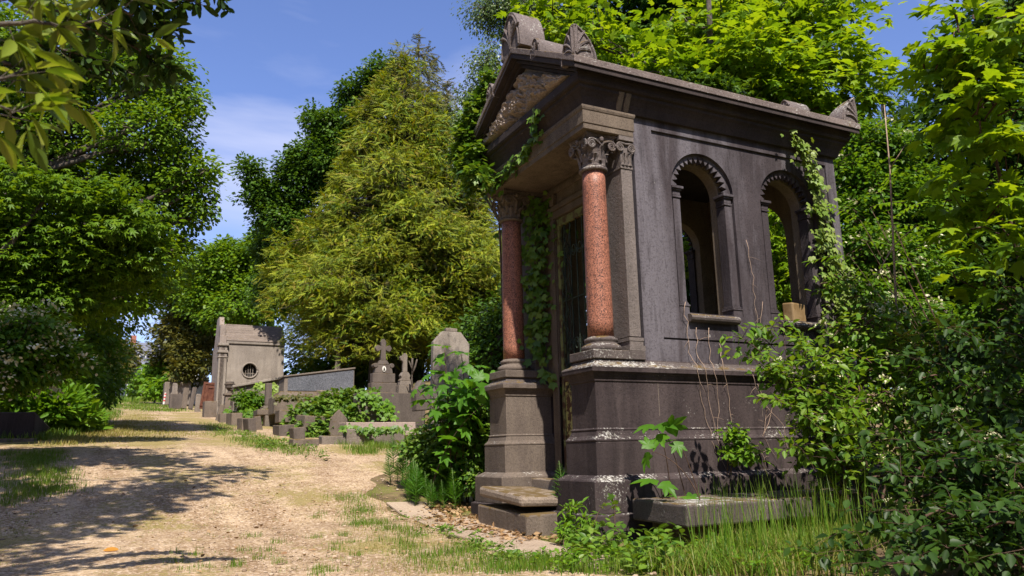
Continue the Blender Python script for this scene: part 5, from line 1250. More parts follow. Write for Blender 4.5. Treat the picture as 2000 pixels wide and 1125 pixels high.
tree('dogwood_shrub', 'sunlit dogwood hiding the rear corner of the chapel base', 'shrub', flat_ground(4.5, -.9),
   [(1670, 600, 34, 9), (1650, 650, 34, 8.8), (1690, 650, 44, 8.7), (1740, 640, 44, 8.8), (1680, 720, 46, 8.5), (1740, 710, 50, 8.5), (1790, 700, 40, 8.4), (1660, 790, 42, 8.2), (1720, 790, 50, 8.2), (1790, 780, 44, 8.2), (1730, 860, 46, 8.0), (1650, 860, 40, 7.9), (1800, 850, 40, 8.0), (1640, 560, 20, 9.2), (1625, 830, 20, 7.9)],
   T_OVATE, L['dogwood'], .095, 170, 13, .19, .6, seed=52, trunk_r=.03, bark='stem', shell=.3, extra=blossoms(60, .075, 20, off=.08))
arching_shrub('dogwood_shrub', 'dim dogwood in deep shade filling the lower right corner', 'shrub', flat_ground(2.2, -3.5),
   [(1760, 930, 5.2), (1700, 1000, 5.0), (1830, 900, 5.2), (1900, 860, 5.2), (1960, 900, 5.0), (1860, 980, 4.8), (1780, 1040, 4.7), (1930, 1000, 4.6), (1990, 1000, 4.5), (1690, 1075, 4.6), (1850, 1070, 4.5), (1960, 1080, 4.3), (1640, 1040, 5.0), (1600, 1085, 4.9), (1740, 1100, 4.4), (1640, 900, 5.5), (1720, 850, 5.6)],
   T_OVATE, L['shade'], .085, 4, 53, r=.006, spread=.08, flowers=14, fsize=.05)
arching_shrub('dogwood_shrub', 'shadowed dogwood with dark red stems at the right edge of the picture plot', 'shrub', flat_ground(3.9, -3.2),
   [(1850, 640, 6.6), (1900, 680, 6.5), (1950, 640, 6.4), (1990, 700, 6.3), (1880, 750, 6.3), (1940, 780, 6.2), (1830, 800, 6.4), (1990, 820, 6.0), (1900, 840, 6.1), (1800, 700, 6.7), (1960, 560, 6.6), (1990, 620, 6.4), (1860, 900, 6.0)],
   T_OVATE, L['shade'], .09, 4, 54, r=.006, spread=.09, flowers=16, fsize=.055)
tree('dark_shrub', 'low dense shrub in deepest shade at the bottom right', 'shrub', flat_ground(1.9, -4.2),
   [(1850, 930, 70, 5.6), (1930, 900, 80, 5.6), (1960, 990, 80, 5.2), (1790, 1000, 55, 5.3), (1860, 1040, 70, 5.0), (1720, 1060, 45, 5.1), (1960, 1080, 70, 4.7), (2010, 850, 70, 5.8), (1760, 930, 40, 5.7)],
   T_OVATE, L['shade'], .08, 120, 14, .17, .6, seed=59, trunk_r=.02, bark='stem', shell=.3)
tree('dark_shrub', 'tall dim shrub between the young sycamore and the lower right corner', 'shrub', flat_ground(5.2, -2.6),
   [(1880, 680, 66, 7.8), (1960, 660, 76, 7.6), (1840, 760, 60, 7.6), (1920, 780, 80, 7.4), (2000, 780, 80, 7.2), (1860, 850, 60, 7.2), (1960, 600, 60, 7.8), (1990, 540, 60, 7.8)],
   T_OVATE, L['shade'], .095, 150, 14, .22, .6, seed=60, trunk_r=.03, bark='stem', shell=.3)
tree('hedge_shrub', 'broad dark hedge shrub closing the view under the trees at the right edge', 'shrub', flat_ground(10.5, 1.5),
   [(1780, 690, 60, 13.5), (1860, 660, 80, 13), (1950, 690, 90, 12.6), (2030, 640, 100, 12.6), (1830, 780, 70, 12.5), (1920, 790, 80, 12), (2010, 780, 90, 12)],
   T_OVATE, L['shrub'], .13, 420, 20, .36, .6, seed=65, trunk_r=.05)
def rosettes(name, label, base, spots, size, mat, seed, k=11):
    rng = np.random.default_rng(seed); base = np.array(base, float); root = thing(name, label, 'shrub', base); e = MB(); P, D, Nn, S = [], [], [], []
    for q in spots:
        c = at(*q); e.tube([np.zeros(3), (c - base) * .5 + [.05, 0, .05], c - base], [.012, .010, .006], 5)
        for i in range(k):
            a = i * 2.4; el = .9 - 1.3 * i / k; d = np.array([math.cos(a) * math.cos(el), math.sin(a) * math.cos(el), math.sin(el)])
            P.append(c + d * .01); D.append(d + rng.normal(size=3) * .12); Nn.append(ZZ + rng.normal(size=3) * .2); S.append(size * rng.uniform(.7, 1.1))
    leaves('foliage', P, D, Nn, S, T_LANCE, mat, root, base); e.build('stem', MT['greenstem'], root, smooth=True, recalc=False)
rosettes('laurel_shrub', 'shrub with rosettes of large yellowing leaves in the right hand shade', flat_ground(5.6, -1.4), [(1825, 715, 8.3), (1790, 690, 8.5), (1860, 680, 8.2), (1905, 700, 8.0), (1880, 650, 8.2), (1760, 660, 8.6), (1930, 665, 8.0), (1845, 640, 8.4)], .22, L['yellowl'], 66)
arching_shrub('sycamore_seedling', 'small sycamore seedling with broad toothed leaves before the chapel base', 'sapling', gpt(1298, 1052),
   [(1268, 880, 7.5), (1300, 845, 7.6), (1318, 860, 7.6), (1290, 940, 7.4), (1280, 830, 7.7)], T_MAPLE, L['sap'], .27, 1, 55, r=.008, side=False, droop=.6)
arching_shrub('weed_sprig', 'leafy green sprig against the base below the dry vines', 'weed', at(1450, 928, 7.95), [(1430, 850, 7.9), (1455, 860, 7.9), (1440, 890, 7.8), (1460, 900, 7.8)], T_OVATE, L['bright'], .075, 3, 56, r=.005, spread=.05)
arching_shrub('weed_sprig', 'bindweed sprig climbing at the left end of the broad slab', 'weed', gpt(1196, 1078), [(1190, 970, 7.4), (1205, 990, 7.3), (1185, 1020, 7.2), (1205, 1050, 7.0)], T_IVY, L['ivy'], .075, 3, 57, r=.005, side=False)
arching_shrub('weed_sprig', 'feathery weed beside the loose entrance step', 'weed', gpt(1126, 1064), [(1125, 990, 7.6), (1135, 1010, 7.5), (1110, 1030, 7.4), (1140, 1040, 7.2)], T_LANCE, L['bright'], .085, 2, 58, r=.005, spread=.02)
arching_shrub('sycamore_sapling', 'broad leaved sycamore sapling standing left of the front pedestal', 'sapling', flat_ground(-.05, 3.7),
   [(868, 675, 11.3), (900, 690, 11.1), (925, 715, 10.9), (840, 730, 11.1), (835, 765, 10.9), (870, 750, 10.9), (895, 740, 10.7), (925, 760, 10.7), (945, 790, 10.5), (850, 800, 10.9), (955, 730, 10.8), (815, 760, 11.1), (880, 790, 10.7), (860, 710, 11.1), (905, 770, 10.6), (940, 745, 10.5)],
   T_MAPLE, L['sap'], .25, 3, 61, r=.011, side=False, droop=.5)
tree('bramble_bush', 'dense small leaved bush of ivy and bramble beside the front pedestal', 'bush', flat_ground(.7, 4.0),
   [(920, 830, 44, 11.3), (880, 850, 44, 11.6), (930, 880, 36, 11), (850, 880, 40, 11.6), (900, 800, 34, 11.6), (820, 880, 26, 11.8), (940, 800, 26, 11.4), (870, 910, 36, 11.3), (930, 930, 28, 10.8)], T_IVY, L['ivy'], .085, 420, 18, .20, .7, seed=62, trunk_r=.03, twigs=.3)
tree('ivy_heap', 'sprawling heap of ivy spilling over the kerb stones', 'ivy', flat_ground(.6, 14),
   [(590, 815, 22, 20.5), (620, 805, 24, 20.5), (650, 790, 25, 20.8), (690, 785, 24, 21), (725, 780, 19, 21.2), (600, 845, 24, 19.8), (630, 835, 24, 19.8), (700, 810, 20, 20.4), (670, 815, 22, 20.2), (745, 795, 14, 20.8), (615, 862, 12, 19)], T_IVY, L['ivy'], .125, 430, 16, .26, .55, seed=63, trunk_r=.02, twigs=0, limbs=False)
tree('round_bush', 'small dark green bush between the urn pedestal and the mossy slab', 'bush', flat_ground(.1, 23.6),
   [(488, 785, 22, 28), (475, 775, 14, 28), (500, 778, 14, 27.8), (490, 800, 16, 27.6)], T_OVATE, L['shrub'], .12, 130, 20, .2, .7, seed=64, trunk_r=.02, twigs=0, limbs=False)
# hanging ivy on walls
def ivy_strand(name, label, pts, nrm, n, width, size, mat, seed, stem='greenstem', r=.008, thick=.05, depthmul=1.0):
    rng = np.random.default_rng(seed); pts = np.array(pts, float); nrm = unit(np.array(nrm, float))
    base = pts[-1].copy() if pts[-1][2] < pts[0][2] else pts[0].copy()
    root = thing(name, label, 'ivy', base)
    seg = np.linalg.norm(np.diff(pts, axis=0), axis=1); cum = np.concatenate([[0], np.cumsum(seg)]) / seg.sum()
    f = rng.random(n); C_ = np.stack([np.interp(f, cum, pts[:, k]) for k in range(3)], 1)
    f = np.clip(f + .035 * np.sin(f * 41) + .02 * np.sin(f * 97), 0, 1); C_ = np.stack([np.interp(f, cum, pts[:, k]) for k in range(3)], 1)
    wd = np.interp(f, np.linspace(0, 1, len(width)), width) if hasattr(width, '__len__') else np.full(n, width)
    t1 = unit(np.cross(nrm, ZZ)); wd = wd * rng.uniform(.3, 1.7, n); C_ = C_ + t1 * (np.sin(f * 33 + seed) * wd * .5)[:, None]
    P = C_ + t1 * (rng.normal(size=n) * wd)[:, None] + ZZ * (rng.normal(size=n) * wd * .5)[:, None] + nrm * (rng.random(n) ** 1.5 * thick + .01)[:, None]
    D = -ZZ * .7 + t1 * rng.normal(size=n)[:, None] * .8 + nrm * .35 + rng.normal(size=(n, 3)) * .25
    Nn = nrm + ZZ * .5 + rng.normal(size=(n, 3)) * .35
    leaves('foliage', P, D, Nn, size * rng.uniform(.55, 1.25, n), T_IVY, mat, root, base)
    tb = MB()
    for k in range(3): tb.tube([p - base + nrm * .012 + t1 * rng.normal() * .02 for p in pts], [r] * len(pts), 5)
    tb.build('stem', MT[stem], root, smooth=True, recalc=False); return root
W = lambda px, py, y=.09: (lambda d: CAM + d * ((y - CAM[1]) / d[1]))(at(px, py, 1.0) - CAM)
Fx = lambda px, py, x=.04: (lambda d: CAM + d * ((x - CAM[0]) / d[0]))(at(px, py, 1.0) - CAM)
ivy_strand('ivy_strand', 'pale ivy trailing from the cornice past the second arched window', [W(1545, 262, -.04), W(1562, 290, -.04), W(1578, 330, .04), W(1590, 380), W(1603, 430), W(1615, 480), W(1628, 540), W(1640, 600), W(1648, 660)], (0, -1, 0), 800, [.07, .07, .06, .08, .11, .11, .13, .18, .24], .095, L['ivypale'], 71, thick=.09)
ivy_strand('ivy_curtain', 'thick ivy hanging inside the porch beside the left red column', [(.62, 2.25, 3.75), (.60, 2.2, 3.2), (.60, 2.22, 2.6), (.62, 2.26, 2.0), (.64, 2.3, 1.6)], (-.8, -.5, 0), 520, [.20, .18, .15, .12, .06], .11, L['ivy'], 72, thick=.12)
ivy_strand('ivy_strand', 'ivy sprig on the left pedestal ledge at the foot of the red column', [(.50, 2.2, 1.75), (.55, 2.16, 1.5), (.60, 2.12, 1.3), (.70, 2.05, 1.12)], (-.6, -.8, 0), 34, .08, .13, L['ivy'], 73)
ivy_strand('ivy_strand', 'ivy trailing down across the pale beam under the gable', [(-.09, .95, 4.42), (.02, 1.1, 4.12), (.03, 1.35, 4.05), (.035, 1.7, 4.0), (.035, 2.1, 3.95), (.035, 2.5, 3.86)], (-1, -.2, 0), 150, [.05, .05, .07, .10, .12, .14], .11, L['ivy'], 74)
tree('ivy_mass', 'great mass of ivy swallowing the left end of the gable', 'ivy', (.5, 2.95, -.6),
   [(938, 215, 16, 11.2), (926, 245, 20, 11.2), (920, 275, 22, 11.2), (930, 300, 14, 10.9), (912, 325, 12, 11), (952, 182, 12, 11.2), (964, 158, 8, 11.2), (934, 338, 9, 10.6), (948, 352, 6, 10.3), (922, 368, 11, 10.8), (905, 300, 14, 11.2)], T_IVY, L['ivy'], .095, 230, 15, .15, .7, seed=75, trunk_r=.03, twigs=0, limbs=False)
ivy_strand('ivy_strand', 'yellowish ivy hanging over the coping wall left of the granite tomb', [at(500, 752, 28.6), at(515, 757, 28.6), at(530, 752, 28.5), at(538, 765, 28.3), at(540, 785, 28)], (0, -1, .2), 200, .12, .16, L['ivypale'], 78)
ivy_strand('ivy_strand', 'ivy fringe hanging from the top of the long pale kerb wall', [at(668, 838, 16.85), at(700, 838, 16.8), at(735, 840, 16.75), at(775, 838, 16.7)], (-.3, -1, .1), 210, .07, .11, L['ivy'], 79)
ivy_strand('ivy_strand', 'ivy spilling over the dark front wall of the walled grave plot', [at(705, 772, 20.4), at(735, 778, 20.35), at(752, 800, 20.3), at(758, 815, 20.2)], (-.2, -1, .1), 170, .12, .13, L['bright'], 80)
ivy_strand('ivy_strand', 'brownish green creeper along the base of the granite tomb', [at(545, 778, 23.2), at(600, 776, 23.1), at(660, 776, 23), at(700, 775, 23)], (-.2, -1, .3), 260, .10, .12, L['yew'], 81)
ivy_strand('ivy_strand', 'creeper smothering the kerb stones below the shorter urn', [at(440, 800, 30), at(456, 806, 29), at(475, 812, 27), at(500, 815, 25.2)], (-.4, -1, .3), 300, .14, .14, L['shrub'], 82)
tree('dark_ivy_mound', 'dark ivy clump growing on the roof slope towards the back', 'ivy', (2.6, 1.3, 5.4), [(np.array([2.5, .75, 5.17]), .22), (np.array([2.9, .65, 5.1]), .2), (np.array([2.2, .95, 5.28]), .16)], T_IVY, L['oakdark'], .09, 60, 16, .14, .5, seed=76, trunk_r=.02, twigs=0, limbs=False, sink=0)
def vine(name, label, lines, mat, r=.006, y=.08, leaves_=True, seed=1):
    rng = np.random.default_rng(seed); base = np.array([0, -.1, 0.0]); e = MB()
    for ln in lines:
        P = [W(a, b, yy) for a, b, yy in ln]; Q = []
        for i in range(len(P) - 1):
            for f in np.linspace(0, 1, 5)[:-1]: Q.append(P[i] * (1 - f) + P[i + 1] * f + rng.normal(size=3) * [.010, .004, .006])
        Q.append(P[-1]); e.tube(Q, list(np.linspace(r, r * .5, len(Q))), 5)
        for k in range(2, len(Q), 4):
            d = rng.normal(size=3) * [.05, .01, .04]; e.tube([Q[k], Q[k] + d, Q[k] + d * 1.8 + [0, -.01, -.02]], [r * .5, r * .4, r * .3], 4)
    o = e.build(name, MT[mat], smooth=True, recalc=False); return tag(o, label, 'dead vine')
vine('dead_vine', 'dry brown vine stems creeping over the ledge below the first window', [
   [(1335, 590, .085), (1342, 640, .085), (1345, 690, .08), (1366, 722, -.03), (1368, 770, .04), (1385, 830, .04), (1392, 870, -.01), (1420, 920, -.02)],
   [(1360, 640, .085), (1360, 690, .08), (1378, 722, -.03), (1384, 780, .04), (1400, 850, .0), (1415, 900, -.02)],
   [(1384, 640, .085), (1386, 700, .08), (1397, 725, -.03), (1404, 790, .04), (1404, 850, .0), (1424, 905, -.02)],
   [(1405, 670, .085), (1412, 720, -.03), (1425, 780, .04), (1432, 840, .0), (1442, 900, -.02)]], 'dry', .0042, seed=3)
vine('dead_vine', 'thin dry vine with curled leaves hanging between the two arched windows', [[(1458, 470, .085), (1468, 530, .085), (1473, 580, .085), (1478, 620, .085), (1484, 680, .08)], [(1489, 590, .085), (1486, 650, .085), (1484, 700, .08)]], 'dry', .0035, seed=4)
vine('dead_vine', 'tangled dry stems in the shade of the dogwood on the chapel base', [[(1480, 750, .04), (1500, 800, .04), (1490, 850, .0), (1520, 900, -.02)], [(1470, 730, -.02), (1485, 780, .04), (1530, 830, .0), (1540, 890, -.02)], [(1520, 740, -.02), (1505, 810, .04), (1480, 870, .0), (1500, 920, -.02)]], 'dry', .004, seed=5)

# horsetails: one built, the rest copies that share its meshes
def horsetail_parts(seed):
    rng = np.random.default_rng(seed); P, D, Nn, S = [], [], [], []; H = .5
    for i in range(15):
        z = .06 + (H - .08) * (i / 14) ** .9; l = .15 * (1 - (i / 14)) ** .8 + .015
        if i < 2: l *= .45
        for k in range(10):
            a = 2 * math.pi * k / 10 + i * .3; d = np.array([math.cos(a), math.sin(a), .75 + .4 * i / 14])
            P.append((0, 0, z)); D.append(d + rng.normal(size=3) * .08); Nn.append(ZZ + rng.normal(size=3) * .3); S.append(l * rng.uniform(.85, 1.15))
    return P, D, Nn, S, H
T_NEEDLE = (np.array([(-.018, 0, 0), (.018, 0, 0), (.022, .5, 0), (0, 1, -.10), (-.022, .5, 0)], float), [[0, 1, 2, 3, 4]])
HG = 'horsetails at the foot of the chapel'
def horsetail(): 
    root = thing('horsetail', 'feathery upright green horsetail in the patch left of the front pedestal', 'horsetail', (0, 0, 0), 0, HG)
    P, D, Nn, S, H = horsetail_parts(1); leaves('branches', P, D, Nn, S, T_NEEDLE, L['horsetail'], root)
    e = MB(); e.tube([(0, 0, -.05), (0, 0, H)], [.007, .003], 5); e.build('stem', MT['greenstem'], root, smooth=True)
    return root
h0 = horsetail(); rg = np.random.default_rng(77); first = True
spots = [(1078, 985, 'big'), (1090, 975, 'big')] + [(rg.uniform(795, 905), rg.uniform(955, 1000), '') for _ in range(38)] + [(rg.uniform(925, 955), rg.uniform(985, 1010), '') for _ in range(5)] + [(rg.uniform(760, 790), rg.uniform(900, 950), '') for _ in range(6)] + [(rg.uniform(820, 905), rg.uniform(925, 955), '') for _ in range(16)]
for i, (a, b, k) in enumerate(spots):
    p = gpt(a, b) if not k else np.array([-.02 + .12 * (i == 1), .62 + .05 * i, -.42])
    if first: r_ = h0; first = False
    else:
        r_ = h0.copy(); COL.objects.link(r_)
        for c_ in h0.children: q_ = c_.copy(); COL.objects.link(q_); q_.parent = r_
    r_.location = (p[0], p[1], float(gz(p[0], p[1])) if not k else p[2]); s_ = rg.uniform(.75, 1.3) if not k else 1.15
    r_.scale = (s_, s_, s_); r_.rotation_euler = (rg.uniform(-.12, .12), rg.uniform(-.12, .12), rg.uniform(0, 6))
    if k: r_['label'] = 'feathery horsetail growing by the loose step against the right pedestal' ; r_['group'] = 'horsetails by the loose step'

# ------------------------------------------------------------------ grass, litter, pebbles
def blades(name, XY, hgt, wid, mat, seed, lean=.35, zoff=0):
    rng = np.random.default_rng(seed); n = len(XY); XY = np.array(XY, float)
    P = np.column_stack([XY, gz(XY[:, 0], XY[:, 1]) + bumps(XY[:, 0], XY[:, 1]) * .05 + zoff - .01])
    h = hgt * rng.uniform(.45, 1.2, n); az = rng.uniform(0, 2 * math.pi, n); l = rng.uniform(.1, 1, n) * lean
    dirv = np.stack([np.cos(az), np.sin(az), np.zeros(n)], 1); sd = np.stack([-np.sin(az), np.cos(az), np.zeros(n)], 1)
    V = []
    for f, wf in ((0, 1), (.35, .9), (.7, .6), (1, .06)):
        c = P + dirv * (l * h * f ** 2)[:, None] + ZZ * (h * f * (1 - .18 * l * f))[:, None]
        V += [c - sd * (wid * wf * .5), c + sd * (wid * wf * .5)]
    V = np.stack(V, 1); k = 8
    F = [[0, 1, 3, 2], [2, 3, 5, 4], [4, 5, 7, 6]]
    fl = np.concatenate([np.array(f) for f in F]); loops = (np.arange(n)[:, None] * k + fl[None]).ravel()
    me = bpy.data.meshes.new(name); fill(me, V.reshape(-1, 3), loops, np.full(n * 3, 4)); me.materials.append(mat)
    o = bpy.data.objects.new(name, me); COL.objects.link(o); return tag(o, kind='stuff')
def tufts(rng, centers, n, r):
    c = np.array(centers); i = rng.integers(0, len(c), n); return c[i] + rng.normal(size=(n, 2)) * r
rg = np.random.default_rng(88)
def px_cloud(poly, n):
    """random ground points seen inside a polygon of the picture"""
    P = np.array(poly, float); lo, hi = P.min(0), P.max(0); out = []
    while len(out) < n:
        q = lo + rg.random(2) * (hi - lo); ins = False; j = len(P) - 1
        for i in range(len(P)):
            if (P[i, 1] > q[1]) != (P[j, 1] > q[1]) and q[0] < (P[j, 0] - P[i, 0]) * (q[1] - P[i, 1]) / (P[j, 1] - P[i, 1]) + P[i, 0]: ins = not ins
            j = i
        if ins: g_ = gpt(*q); out.append(g_[:2])
    return out
# tall grass to the right, before the slab
c = px_cloud([(1400, 1085), (1500, 1060), (1640, 1020), (1660, 1125), (1330, 1125)], 60)
blades('grass', tufts(rg, c, 4200, .13), .20, .008, L['grass'], 1, 1.1)
blades('dry_grass', tufts(rg, c, 1800, .16), .20, .006, L['drygrass'], 21, 1.1)
c = px_cloud([(1380, 1075), (1440, 1060), (1600, 1030), (1680, 1050), (1600, 1110), (1400, 1120)], 60)
blades('tall_grass', tufts(rg, c, 380, .13), .60, .007, L['grass'], 2, .3)
c = [(x, -1.15 + .1 * math.sin(x * 5)) for x in np.linspace(1.4, 3.6, 22)]
blades('tall_grass', tufts(rg, c, 260, .16), .66, .008, L['grass'], 3, .3)
# strip between path and chapel
c = px_cloud([(640, 965), (700, 960), (800, 1035), (1000, 1100), (1040, 1125), (860, 1125), (780, 1080), (690, 1030)], 62)
blades('grass', tufts(rg, c, 6000, .10), .085, .006, L['grass'], 4)
c = px_cloud([(620, 945), (740, 975), (1000, 1100), (1040, 1125), (740, 1125), (660, 1020)], 90)
blades('dry_grass', tufts(rg, c, 7000, .14), .05, .005, L['drygrass'], 5, .8)
c = px_cloud([(1030, 1100), (1150, 1085), (1330, 1090), (1330, 1125), (1040, 1125)], 40)
blades('grass', tufts(rg, c, 2600, .08), .12, .007, L['grass'], 6)
# sparse tufts on the sand
c = px_cloud([(330, 1050), (640, 990), (800, 1125), (330, 1125)], 26)
blades('grass', tufts(rg, c, 1300, .045), .075, .005, L['grass'], 7)
c = px_cloud([(250, 900), (620, 900), (640, 970), (400, 1000), (0, 1050), (0, 960)], 60)
blades('dry_grass', tufts(rg, c, 2600, .10), .045, .005, L['drygrass'], 8, .8)
c = px_cloud([(0, 880), (110, 880), (150, 960), (0, 990)], 70)
blades('grass', tufts(rg, c, 6000, .12), .10, .008, L['grass'], 9)
c = px_cloud([(0, 1000), (300, 905), (620, 905), (760, 1010), (1000, 1125), (0, 1125)], 210)
blades('grass', tufts(rg, c, 2600, .035), .045, .004, L['grass'], 18, .8)
blades('dry_grass', tufts(rg, c, 2600, .06), .04, .004, L['drygrass'], 19, 1.0)
# far path: verges and the grassy middle
c = px_cloud([(230, 805), (300, 800), (330, 830), (400, 850), (300, 860), (150, 868), (120, 850)], 220)
blades('dry_grass', tufts(rg, c, 9000, .28), .07, .012, L['drygrass'], 10, .7)
c = px_cloud([(395, 825), (440, 830), (560, 870), (620, 885), (560, 890), (430, 850)], 90)
blades('grass', tufts(rg, c, 4200, .20), .10, .010, L['grass'], 11, .8)
c = px_cloud([(20, 845), (130, 830), (190, 815), (215, 790), (235, 795), (190, 840), (110, 858), (40, 862)], 120)
blades('grass', tufts(rg, c, 9000, .22), .22, .016, L['grass'], 12, .6)
c = px_cloud([(100, 858), (200, 840), (260, 820), (250, 850), (120, 872)], 60)
blades('dry_grass', tufts(rg, c, 3500, .2), .12, .012, L['drygrass'], 13, .7)
c = px_cloud([(215, 785), (280, 785), (345, 800), (330, 806), (220, 800)], 60)
blades('grass', tufts(rg, c, 3000, .5), .16, .03, L['grass'], 14, .5)
c = px_cloud([(640, 862), (790, 868), (800, 885), (700, 890)], 40)
blades('grass', tufts(rg, c, 2200, .12), .16, .010, L['grass'], 15, .5)
c = [(-3 + rg.uniform(-1.6, 2.2), rg.uniform(60, 82)) for _ in range(120)]
blades('tall_grass', tufts(rg, c, 5000, .5), .5, .05, L['grass'], 16, .4)
c = [(rg.uniform(.5, 6), rg.uniform(9.8, 13)) for _ in range(120)] + [(rg.uniform(4.4, 8), rg.uniform(-2.5, 4)) for _ in range(160)] + [(rg.uniform(1.7, 5), rg.uniform(-3.6, -1.5)) for _ in range(110)]
blades('grass', tufts(rg, c, 15000, .18), .15, .009, L['grass'], 17, .6)
# broad leaved weeds in the grass
def weeds(XY, size, seed, mat, per=9, hgt=.10):
    rng = np.random.default_rng(seed); XY = np.array(XY); n = len(XY); ci = np.repeat(np.arange(n), per)
    a = rng.uniform(0, 6.28, len(ci)); h = hgt * rng.random(len(ci))
    P = np.column_stack([XY[ci] + rng.normal(size=(len(ci), 2)) * .035, gz(XY[ci, 0], XY[ci, 1]) + bumps(XY[ci, 0], XY[ci, 1]) * .05 + .01 + h])
    D = np.stack([np.cos(a), np.sin(a), rng.uniform(-.1, .9, len(ci))], 1)
    return tag(leaves('weeds', P, D, ZZ + rng.normal(size=P.shape) * .35, size * rng.uniform(.5, 1.3, len(ci)), T_OVATE, mat), kind='stuff')
c = px_cloud([(1040, 1110), (1160, 1060), (1330, 1075), (1480, 1060), (1620, 1030), (1640, 1125), (1040, 1125)], 170)
weeds(tufts(rg, c, 190, .08), .06, 31, L['bright'])
c = px_cloud([(1150, 1050), (1300, 1060), (1340, 1125), (1120, 1125)], 60)
weeds(tufts(rg, c, 70, .08), .09, 32, L['ivy'], 6, .2)
c = px_cloud([(760, 1000), (900, 1040), (1060, 1100), (1000, 1110), (780, 1030)], 40)
weeds(tufts(rg, c, 110, .06), .05, 33, L['ivy'], 7, .05)
c = px_cloud([(420, 835), (640, 885), (640, 900), (520, 880), (400, 840)], 60)
weeds(tufts(rg, c, 90, .14), .07, 34, L['ivy'], 6, .1)
# leaf litter
def litter(name, XY, size, mat, seed, lift=.006):
    rng = np.random.default_rng(seed); XY = np.array(XY); n = len(XY)
    P = np.column_stack([XY, gz(XY[:, 0], XY[:, 1]) + bumps(XY[:, 0], XY[:, 1]) * .05 + lift + rng.random(n) * .03])
    D = rng.normal(size=(n, 3)) * [1, 1, .25]; Nn = ZZ + rng.normal(size=(n, 3)) * .45
    return tag(leaves(name, P, D, Nn, size * rng.uniform(.5, 1.3, n), T_OVATE, mat), kind='stuff')
c = px_cloud([(830, 990), (940, 985), (960, 1030), (1090, 1060), (1000, 1060), (850, 1020)], 120)
litter('fallen_leaves', tufts(rg, c, 900, .14), .07, L['litter'], 1)
c = px_cloud([(620, 900), (800, 960), (1100, 1100), (700, 1100), (300, 1100), (300, 920)], 200)
litter('fallen_leaves', tufts(rg, c, 420, .5), .05, L['litter'], 2)
c = [(x, y) for x in np.linspace(.5, 4, 30) for y in (-1.0, -.25)]
litter('fallen_leaves', tufts(rg, c, 900, .15), .06, L['litter'], 3)
o = leaves('fallen_leaf', [np.array(gpt(200, 1083)) + [0, 0, .035]], [R_ * 1 + FW * .1 + ZZ * .15], [ZZ - FW * .6], [.135], T_OVAL, L['rust']); tag(o, 'curled orange leaf lying alone on the sandy path', 'leaf')
def pebbles(n, seed):
    rng = np.random.default_rng(seed); ph = (1 + 5 ** .5) / 2
    V = unit(np.array([(-1, ph, 0), (1, ph, 0), (-1, -ph, 0), (1, -ph, 0), (0, -1, ph), (0, 1, ph), (0, -1, -ph), (0, 1, -ph), (ph, 0, -1), (ph, 0, 1), (-ph, 0, -1), (-ph, 0, 1)], float))
    F = np.array([(0, 11, 5), (0, 5, 1), (0, 1, 7), (0, 7, 10), (0, 10, 11), (1, 5, 9), (5, 11, 4), (11, 10, 2), (10, 7, 6), (7, 1, 8), (3, 9, 4), (3, 4, 2), (3, 2, 6), (3, 6, 8), (3, 8, 9), (4, 9, 5), (2, 4, 11), (6, 2, 10), (8, 6, 7), (9, 8, 1)])
    y = -4.2 + 15 * rng.random(n) ** 1.6; x = XL(y) + (XR(y) - XL(y) + .5) * rng.random(n)
    k = x > -6.8; x, y = x[k], y[k]; n = len(x)
    s = .006 + .020 * rng.random(n) ** 4; sc_ = np.stack([s * rng.uniform(.7, 1.4, n), s * rng.uniform(.7, 1.4, n), s * rng.uniform(.4, .8, n)], 1)
    P = np.column_stack([x, y, gz(x, y) + bumps(x, y) * .05 + .012])
    W_ = P[:, None] + V[None] * sc_[:, None] * (1 + rng.normal(size=(n, 12, 1)) * .12)
    loops = (np.arange(n)[:, None, None] * 12 + F[None]).ravel()
    me = bpy.data.meshes.new('gravel'); fill(me, W_.reshape(-1, 3), loops, np.full(n * 20, 3)); me.materials.append(leafmat('pebble', [(0.16, 0.11, 0.075), (0.34, 0.25, 0.17), (0.46, 0.36, 0.27), (0.24, 0.17, 0.12)], .0, rough=.9, spec=.1))
    o = bpy.data.objects.new('gravel', me); COL.objects.link(o); return tag(o, kind='stuff')
pebbles(9000, 5)

